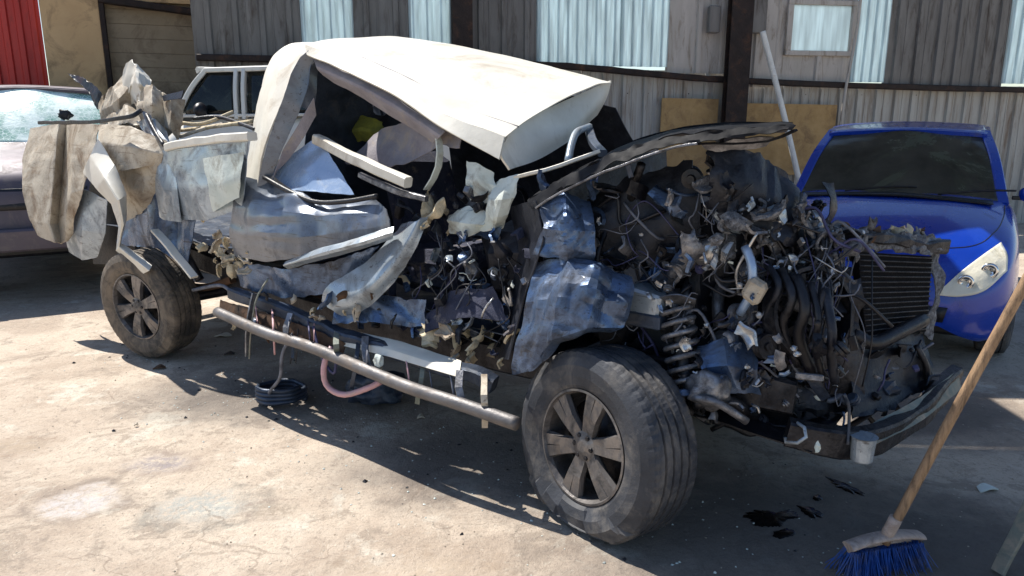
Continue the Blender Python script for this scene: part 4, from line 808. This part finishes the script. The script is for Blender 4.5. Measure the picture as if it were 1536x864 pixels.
# engine block and ancillaries
box('engine_block', (3.9, .98, .78), (.62, .5, .46), 'dark_metal', T, Matrix.Rotation(R(-6), 3, 'Z'), .12, jit=.04); box('valve_cover', (3.88, .96, 1.06), (.56, .3, .12), 'black_plastic', T, Matrix.Rotation(R(-6), 3, 'Z'), .25, jit=.02)
for i in range(4): tube('manifold_runner', [(3.68 + .14 * i, .78, .98), (3.66 + .14 * i, .64, .96), (3.68 + .14 * i, .58, .86), (3.72 + .13 * i, .6, .74)], .026, 'grey_metal', T, 10)
tb('intake_hose', [(985, 432, .5), (1020, 400, .5), (1052, 380, .5), (1085, 372, .55)], .04, 'grey_metal', n=12); tb('intake_hose', [(1045, 382, .46), (1062, 376, .46), (1080, 376, .46)], .052, 'bright_alloy', n=14)
bt = box('battery', Ty(972, 456, .42), (.17, .15, .14), 'pale_panel', T, Matrix.Rotation(R(8), 3, 'Y'), .08); box('battery_base', Ty(972, 474, .42), (.19, .17, .06), 'navy_inner', bt, None, .1)
# strut: spring and damper
sp = [Ty(1012, 452, .42), Ty(1030, 575, .36)]; ax = (sp[1] - sp[0]); e1 = ax.orthogonal().normalized(); e2 = ax.normalized().cross(e1)
tube('coil_spring', [sp[0] + ax * (i / 90) + (e1 * math.cos(i * .5) + e2 * math.sin(i * .5)) * (.062 + .006 * math.sin(i)) for i in range(91)], .011, 'grey_metal', T, 7, .02)
tube('damper', [sp[0] - ax * .15, sp[1] + ax * .12], .03, 'dark_metal', T, 10)
S_('spring_seat', [[(984, 446, .36), (1014, 440, .34), (1044, 448, .38)], [(986, 462, .44), (1014, 458, .42), (1042, 462, .46)]], 'grey_metal', amp=.015, sc=8, seed=51)
blob('steering_knuckle', Ty(1062, 585, .32), (.085, .06, .075), 'grey_metal', T, 11, .35, 3); tb('control_arm', [(1040, 604, .3), (1090, 600, .4), (1130, 622, .55), (1170, 634, .7)], .028, 'dark_metal'); tb('track_rod', [(1040, 596, .26), (1075, 604, .26), (1120, 632, .34)], .016, 'grey_metal')
S_('splash_guard', [[(1045, 520, .4), (1085, 508, .42), (1130, 520, .5)], [(1052, 552, .36), (1090, 548, .38), (1136, 556, .46)], [(1082, 590, .4), (1108, 588, .42), (1140, 590, .5)]], 'blue_sheen', flat=True, amp=.04, sc=6, seed=52, rag=.012)
# radiator and front frame
def Tx(u, v, x):
    d = sight(u, v); t = (x - (EYEP - T_ORG).dot(FWD)) / d.dot(FWD); return tl(EYEP + d * t)
rc = [Ty(1276, 378, .98), Ty(1388, 384, 1.5), Ty(1378, 496, 1.45), Ty(1288, 508, .98)]
rad = sheet('radiator', [[rc[0], rc[0].lerp(rc[1], .5), rc[1]], [rc[0].lerp(rc[3], .5), (rc[0] + rc[1] + rc[2] + rc[3]) / 4, rc[1].lerp(rc[2], .5)], [rc[3], rc[3].lerp(rc[2], .5), rc[2]]], 'radiator_core', T, .03, .008, 4, .03, 53)
for k in range(16):
    a, b = rc[0].lerp(rc[3], (k + .5) / 16), rc[1].lerp(rc[2], (k + .5) / 16); off = (rc[1] - rc[0]).cross(rc[3] - rc[0]).normalized() * .036
    if off.dot(tl(EYEP) - a) > 0: off = -off
    tube('radiator_tube', [a - off, a.lerp(b, .5) - off, b - off], .0035, 'dark_metal', rad, 5)
bmm('radiator_support', [(1222, 348, .86), (1280, 352, 1.02), (1340, 362, 1.25), (1412, 368, 1.58)], .08, .05, 'dark_metal', amp=.03, seed=8, sc=9)
S_('support_scrap', [[(1216, 334, .86), (1280, 338, 1.02), (1340, 350, 1.25), (1414, 356, 1.58)], [(1220, 362, .82), (1280, 368, .98), (1340, 376, 1.2), (1412, 378, 1.54)]], 'ash_scrap', amp=.05, sc=10, seed=54, rag=.04, cell=.012)
S_('support_side', [[(1392, 372, 1.5), (1404, 430, 1.5), (1384, 500, 1.45)], [(1412, 370, 1.56), (1414, 430, 1.56), (1398, 508, 1.5)]], 'ash_scrap', flat=True, amp=.03, sc=9, seed=55, rag=.02)
tb('radiator_hose', [(1278, 500, .9), (1310, 515, .95), (1345, 500, 1.1), (1385, 480, 1.3)], .03, 'black_plastic')
bmm('bumper_beam', [(1178, 648, .42), (1240, 662, .5), (1310, 660, .7), (1375, 622, 1.05), (1432, 566, 1.55)], .06, .11, 'dark_metal', amp=.012, seed=9)
S_('bumper_lip', [[(1300, 640, .7), (1370, 602, 1.05), (1434, 556, 1.5)], [(1310, 668, .62), (1380, 632, .98), (1440, 584, 1.45)]], 'trim_grey', amp=.02, sc=5, seed=56)
cc = Ty(1294, 672, .56); g = lathe_geo([(.001, -.05), (.036, -.05), (.04, -.045), (.042, .0), (.046, .045), (.05, .05), (.001, .052)], 20, axis='z'); mesh_obj('crash_can', [cc + p for p in g[0]], g[1], 'pale_panel', T, False)
tb('tow_hook', [(1178, 656, .38), (1180, 664, .38), (1206, 662, .38), (1208, 644, .4), (1196, 634, .42)], .007, 'pale_panel'); blob('torn_clip', Ty(1226, 672, .38), (.01, .008, .022), 'airbag_cloth', T, 2, .4, 2)
# solid remains filling the bay
for k, (rows, m) in enumerate((
    ([[(1040, 300, .62), (1120, 330, .75), (1230, 380, 1.0)], [(1030, 420, .6), (1120, 430, .72), (1240, 450, .95)], [(1040, 540, .6), (1130, 550, .7), (1250, 560, .9)]], 'primer_dark'),
    ([[(1180, 400, .7), (1230, 410, .8), (1285, 420, .95)], [(1170, 500, .62), (1230, 510, .72), (1290, 515, .9)], [(1170, 610, .6), (1230, 625, .66), (1300, 620, .85)]], 'dark_metal'),
    ([[(1280, 505, .95), (1330, 510, 1.15), (1390, 495, 1.45)], [(1275, 560, .85), (1330, 560, 1.05), (1395, 540, 1.4)], [(1280, 630, .75), (1330, 615, .95), (1400, 580, 1.35)]], 'primer_dark'),
    ([[(1060, 540, .55), (1120, 560, .6), (1190, 580, .62)], [(1070, 590, .5), (1125, 600, .55), (1190, 620, .58)], [(1090, 625, .55), (1130, 640, .6), (1190, 650, .6)]], 'dark_metal'))):
    S_('crushed_panel', rows, m, flat=True, amp=.09, sc=6, seed=60 + k, rag=.02, cell=.02)
sheet('skid_plate', [[(x, y, .43 + .02 * math.sin(5 * x)) for x in (3.2, 3.7, 4.1, 4.42)] for y in (.42, .8, 1.2, 1.55)], 'black_plastic', T, .05, .03, 4, .006, 77)
S_('arch_liner', [[(890, 440, .62), (960, 440, .62), (1040, 440, .66)], [(900, 510, .6), (970, 520, .6), (1040, 520, .64)], [(930, 590, .6), (990, 600, .6), (1060, 610, .64)]], 'black_plastic', amp=.04, sc=5, seed=78)
# cooling fan, pulleys and belt, alternator, lamp bucket
fc = Ty(1215, 470, .62); frot = Matrix.Rotation(R(55), 3, 'Z') @ Matrix.Rotation(R(-12), 3, 'X')
def at(c, g, rot): return [c + rot @ Vector(p) for p in g[0]], g[1]
fan = mesh_obj('cooling_fan', *at(fc, join_geo(lathe_geo([(.001, -.03), (.05, -.03), (.055, .0), (.055, .02), (.001, .02)], 20), *[([Vector((math.cos(a + q) * r_, z, math.sin(a + q) * r_)) for r_, q, z in ((.05, 0, -.01), (.05, .5, .015), (.16, .38, .02), (.16, -.05, -.02))], [(0, 1, 2, 3)]) for a in [2 * math.pi * i / 7 for i in range(7)]]), frot), 'black_plastic', T)
mesh_obj('fan_shroud', *at(fc, lathe_geo([(.17, -.03), (.185, -.03), (.185, .05), (.17, .05), (.17, -.03)], 30), frot), 'dark_metal', T)
for k, (u, v, r_) in enumerate(((1150, 520, .05), (1108, 470, .04), (1172, 455, .036), (1128, 408, .045))):
    c = Ty(u, v, .46 + k * .03); mesh_obj('belt_pulley', *at(c, lathe_geo([(.001, -.02), (r_ * .3, -.02), (r_ * .35, -.008), (r_ * .8, -.008), (r_ * .85, -.02), (r_, -.02), (r_ * .9, -.01), (r_, .0), (r_ * .9, .01), (r_, .02), (.001, .02)], 24), frot), 'grey_metal' if k % 2 else 'dark_metal', T)
alt = Ty(1090, 520, .5); ag = lathe_geo([(.001, -.06), (.03, -.06), (.06, -.05), (.066, -.03), (.066, .03), (.06, .05), (.02, .06), (.001, .06)], 22, mod=lambda i, j: -.008 if (i % 2 and 2 <= j <= 5) else 0); mesh_obj('alternator', *at(alt, ag, frot), 'grey_metal', T)
for i in range(5): tb('coolant_hose', [(1150 + 22 * i, 395 + 10 * i, .55), (1168 + 20 * i, 430 + 16 * i, .48), (1150 + 24 * i, 480 + 12 * i, .5), (1180 + 18 * i, 540 + 8 * i, .55)], .014 + .004 * (i % 3), rnd.choice(['black_plastic', 'primer_dark', 'dark_metal']))
for i in range(60): hardware(rnd.uniform(1040, 1300), rnd.uniform(430, 640), rnd.uniform(.42, .7), rnd.uniform(.02, .05), ['dark_metal', 'primer_dark', 'navy_inner', 'grey_metal', 'blue_sheen', 'black_plastic'])
# hardware through the engine bay
for i in range(190):
    u, v = rnd.uniform(880, 1400), rnd.uniform(250, 640)
    if v < 225 + max(0, u - 1040) * .42 or (u < 1040 and v > 500) or v > 690 - abs(u - 1180) * .3: continue
    y = .42 + max(0, u - 1000) / 400 * .75 + rnd.uniform(-.06, .25)
    hardware(u, v, y, rnd.uniform(.025, .07), MET + (['ash_scrap', 'grey_metal'] if u > 1060 and v < 420 else []))
for i in range(70):
    u = rnd.uniform(1060, 1300); v = rnd.uniform(230 + (u - 1060) * .5, 420)
    hardware(u, v, .38 + (u - 1060) / 240 * .5 + rnd.uniform(-.05, .08), rnd.uniform(.015, .035), ['ash_scrap', 'grey_metal', 'ash_scrap', 'dark_metal', 'bright_alloy'])
for i in range(46):
    u = rnd.uniform(1000, 1380); v = rnd.uniform(400, 640); hardware(u, v, .36 + max(0, u - 1000) / 400 * .7, rnd.uniform(.015, .035), ['grey_metal', 'dark_metal', 'wire_violet', 'black_plastic'])
for i in range(8): blob('bright_fitting', Ty(rnd.uniform(1040, 1200), rnd.uniform(330, 560), .4), (.012, .012, .011), 'bright_alloy', T, i, .3, 2)
box('reservoir', Ty(1133, 436, .42), (.07, .06, .09), 'dusty_paint', T, Matrix.Rotation(.4, 3, 'Y'), .25, jit=.012); tb('coolant_pipe', [(1118, 370, .46), (1128, 400, .44), (1126, 440, .44), (1110, 470, .46)], .018, 'sky_tinted_panel')
# hanging loom
for i in range(20):
    u = rnd.gauss(1242, 26); v = rnd.uniform(350, 420); y = .5 + max(0, u - 1180) / 220 * .5
    d = rnd.uniform(80, 230); w = rnd.uniform(-60, 25)
    wire([(u, v, y + .1), (u + w * .2 + rnd.uniform(-12, 12), v + d * .3, y), (u + w * .6 + rnd.uniform(-18, 18), v + d * .65, y - .03), (u + w, v + d, y)], rnd.uniform(.002, .0042), rnd.choice(['wire_black', 'wire_black', 'wire_grey', 'wire_violet', 'wire_grey']), .012)
for i in range(34):
    u = rnd.uniform(880, 1240); v = rnd.uniform(300, 560); y = .42 + max(0, u - 1000) / 300 * .4
    wire([(u, v, y), (u + rnd.uniform(10, 40), v + rnd.uniform(-30, 30), y), (u + rnd.uniform(40, 80), v + rnd.uniform(-30, 50), y), (u + rnd.uniform(60, 120), v + rnd.uniform(-20, 70), y + .05)], rnd.uniform(.003, .008), rnd.choice(['wire_black', 'wire_black', 'wire_grey', 'wire_violet']), .01)
for i in range(16):
    u = rnd.uniform(1270, 1400); v = rnd.uniform(500, 600); y = .9 + (u - 1270) / 130 * .5
    wire([(u, v, y), (u - 25, v + rnd.uniform(5, 40), y - .1), (u - 60, v + rnd.uniform(-10, 60), y - .25), (u - 95, v + rnd.uniform(-10, 40), y - .3)], rnd.uniform(.006, .014), rnd.choice(['wire_black', 'dark_metal', 'wire_grey']), .015)

for i in range(70):
    u = rnd.uniform(900, 1270); v = rnd.uniform(270 + max(0, u - 1040) * .45, 600); y = .36 + max(0, u - 1000) / 300 * .35; a = rnd.uniform(0, 6.3); d = rnd.uniform(20, 60)
    wire([(u, v, y), (u + d * .4 * math.cos(a) + rnd.uniform(-12, 12), v + d * .4 * math.sin(a) + 8, y - .02), (u + d * .8 * math.cos(a), v + d * .8 * math.sin(a) + rnd.uniform(-12, 20), y), (u + d * math.cos(a), v + d * math.sin(a), y + .03)], rnd.uniform(.0018, .0035), rnd.choice(['wire_black', 'wire_grey', 'wire_violet', 'bright_alloy', 'wire_grey']), .008)
for i in range(60):
    u = rnd.uniform(880, 1260); v = rnd.uniform(300 + max(0, u - 1040) * .3, 600)
    scrap(Ty(u, v, .34 + max(0, u - 1000) / 300 * .38), rnd.uniform(.006, .014), rnd.choice(['bright_alloy', 'bright_alloy', 'airbag_cloth', 'sky_tinted_panel']), 900 + i, 'glint_chip')  # bright chips added as glints, their brightness set by colour
# ------------------------------------------------------------------ loose things on the yard
bc = ground_at(1322, 852)
BR = thing('broom', 'yard broom with wooden handle and blue bristles beside the wreck', 'broom', (bc.x, bc.y, 0), R(14))
blk = [[(x, y, .125 + .02 * (1 - (x / .16) ** 2) - (.012 if abs(y) > .02 else 0)) for x in (-.16, -.08, 0, .08, .16)] for y in (-.032, -.02, .02, .032)]
sheet('broom_head', blk, 'broom_block', BR, .012, .0, 5, .045)
vs, fs = [], []
for i in range(620):
    x, y = rnd.uniform(-.15, .15), rnd.uniform(-.03, .03); r = .0022; L = rnd.uniform(.0, .012)
    px, py = x * 1.22 + rnd.gauss(0, .014), y * 2.0 + rnd.gauss(0, .016); o = len(vs)
    for (cx, cy, cz, q) in ((x, y, .1, r), ((x + px) / 2, (y + py) / 2, .05, r), (px, py, L, r * .8)):
        vs += [(cx + q, cy, cz), (cx - q * .5, cy + q, cz), (cx - q * .5, cy - q, cz)]
    for l in range(2):
        for k in range(3): fs.append((o + l * 3 + k, o + l * 3 + (k + 1) % 3, o + l * 3 + 3 + (k + 1) % 3, o + l * 3 + 3 + k))
o = mesh_obj('bristles', vs, fs, 'bristle_blue', BR); o['kind'] = 'stuff'
top = EYEP + sight(1536, 428) * 2.42; d0 = Vector((bc.x, bc.y, .12)); a = 0
dl = Matrix.Rotation(R(-14), 3, 'Z') @ (top - d0)
hd = tube('handle', [Vector((0, 0, .105)) + dl * .0, dl * .45 + Vector((0, 0, .12)), dl * 1.35 + Vector((0, 0, .12))], .0175, 'broom_wood', BR, 12)
tube('ferrule', [Vector((0, 0, .125)), Vector((0, 0, .125)) + dl * .09], .023, 'broom_block', BR, 12)

def puddle(name, pts, m, label, cat, z=.004):
    n = len(pts); vs = []; P = [Vector((p.x, p.y, 0)) for p in pts]; P.append(P[0]); N_ = n * 14
    ring = [crv(P, i / N_) for i in range(N_)]; c = sum(ring, Vector()) / N_
    ring = [c + (q - c) * (.92 + .3 * noise.noise(q * 38) + .18 * noise.noise(q * 90)) for q in ring]
    vs = [c + Vector((0, 0, z + .001))] + [c + (q - c) * .8 + Vector((0, 0, z + .0008)) for q in ring] + [q + Vector((0, 0, .001)) for q in ring]
    fs = [(0, 1 + i, 1 + (i + 1) % N_) for i in range(N_)] + [(1 + i, 1 + N_ + i, 1 + N_ + (i + 1) % N_, 1 + (i + 1) % N_) for i in range(N_)]
    return tag(mesh_obj(name, vs, fs, m, None, True), label, cat, 'oil drips under the engine')
for lab, poly in (('largest black oil puddle under the wrecked engine', [(1112, 772), (1130, 764), (1165, 768), (1190, 764), (1200, 776), (1175, 784), (1168, 792), (1135, 790)]), ('narrow black oil puddle nearest the broom', [(1158, 798), (1180, 792), (1194, 798), (1186, 806), (1165, 808)]), ('slanting oil streak between puddle and bumper', [(1196, 758), (1220, 762), (1236, 774), (1222, 778), (1204, 770)]), ('thin oil trail below the crash can', [(1240, 716), (1262, 722), (1290, 736), (1300, 744), (1276, 740), (1250, 728)]), ('small round oil drop off the broom end of the puddle', [(1218, 744), (1230, 742), (1234, 750), (1222, 752)])):
    puddle('oil_puddle', [ground_at(*p) for p in poly], 'oil', lab, 'oil puddle')
gp = ground_at(566, 606); tag(blob('crumpled_bag', (gp.x, gp.y, .1), (.17, .13, .1), 'navy_inner', None, 9, .35, 4), 'crumpled dark blue plastic bag on the ground under the side step', 'bag')
gp = ground_at(424, 604); n = 60
tag(tube('cable_coil', [Vector((gp.x + (.13 + .012 * math.sin(i * 1.7)) * math.cos(i * .42), gp.y + (.11 + .012 * math.cos(i * 1.3)) * math.sin(i * .42), .02 + .0016 * i)) for i in range(n)], .014, 'navy_inner', None, 7, .02), 'dark coil of cable on the ground below the hanging strap', 'cable')
for lab, (u, v), s, m in (('pale splinter on the shaded ground near the blue car', (1480, 735), .045, 'airbag_cloth'), ('rusty scrap beside the rear wheel', (240, 553), .04, 'rusty_metal'), ('black plastic shard in front of the rear wheel', (345, 532), .035, 'black_plastic'), ('pale shard under the side step', (335, 505), .06, 'cream_paint'), ('small stone below the side step', (632, 628), .025, 'dusty_paint'), ('grey stone on the sunlit yard by the pale stain', (205, 640), .012, 'dusty_paint')):
    gp = ground_at(u, v); tag(sheet('scrap', [[(gp.x - s, gp.y - s * .5, .01), (gp.x, gp.y - s * .6, .02), (gp.x + s, gp.y - s * .3, .012)], [(gp.x - s * .8, gp.y + s * .4, .015), (gp.x, gp.y + s * .6, .025), (gp.x + s * .9, gp.y + s * .5, .01)]], m, None, s / 5, s * .12, 12, .006, 3, s * .15), lab, 'debris')
gp = ground_at(1508, 862)
tag(beam('trim_strip', [Vector((gp.x - .03, gp.y, .01)), Vector((gp.x + .03, gp.y + .02, .14)), Vector((gp.x + .12, gp.y + .06, .34))], .05, .02, 'trim_grey', None, .03, amp=.006), 'grey green strip of trim standing at the edge of the shade', 'debris')

def litter(name, n, pick, size, m, label, cat):
    vs, fs = [], []
    for i in range(n):
        x, y = pick(); s = rnd.uniform(*size); o = len(vs); a = rnd.uniform(0, 6.3)
        for k in range(4):
            r_ = s * rnd.uniform(.5, 1.2); vs.append((x + r_ * math.cos(a + k * 1.57), y + r_ * math.sin(a + k * 1.57), .001 + rnd.uniform(0, .2) * s))
        vs.append((x, y, s * rnd.uniform(.5, 1.0)))
        fs += [(o, o + 1, o + 4), (o + 1, o + 2, o + 4), (o + 2, o + 3, o + 4), (o + 3, o, o + 4)]
    q = tag(mesh_obj(name, vs, fs, m), label, cat); q['kind'] = 'stuff'
def around():
    x = rnd.uniform(-.5, 4.6); y = rnd.gauss(.25, .45); w = T_ORG + FWD * x + LEFT * y; return w.x, w.y
litter('glass_crumbs', 420, around, (.003, .009), 'airbag_cloth', 'crumbs of broken glass scattered along the wreck', 'debris')
litter('plastic_bits', 90, around, (.004, .016), 'black_plastic', 'black plastic splinters scattered along the wreck', 'debris')
litter('grit', 1600, lambda: (rnd.uniform(-4, 3.5), rnd.uniform(1.9, 7)), (.002, .007), 'dusty_paint', 'loose grit over the concrete yard', 'grit')
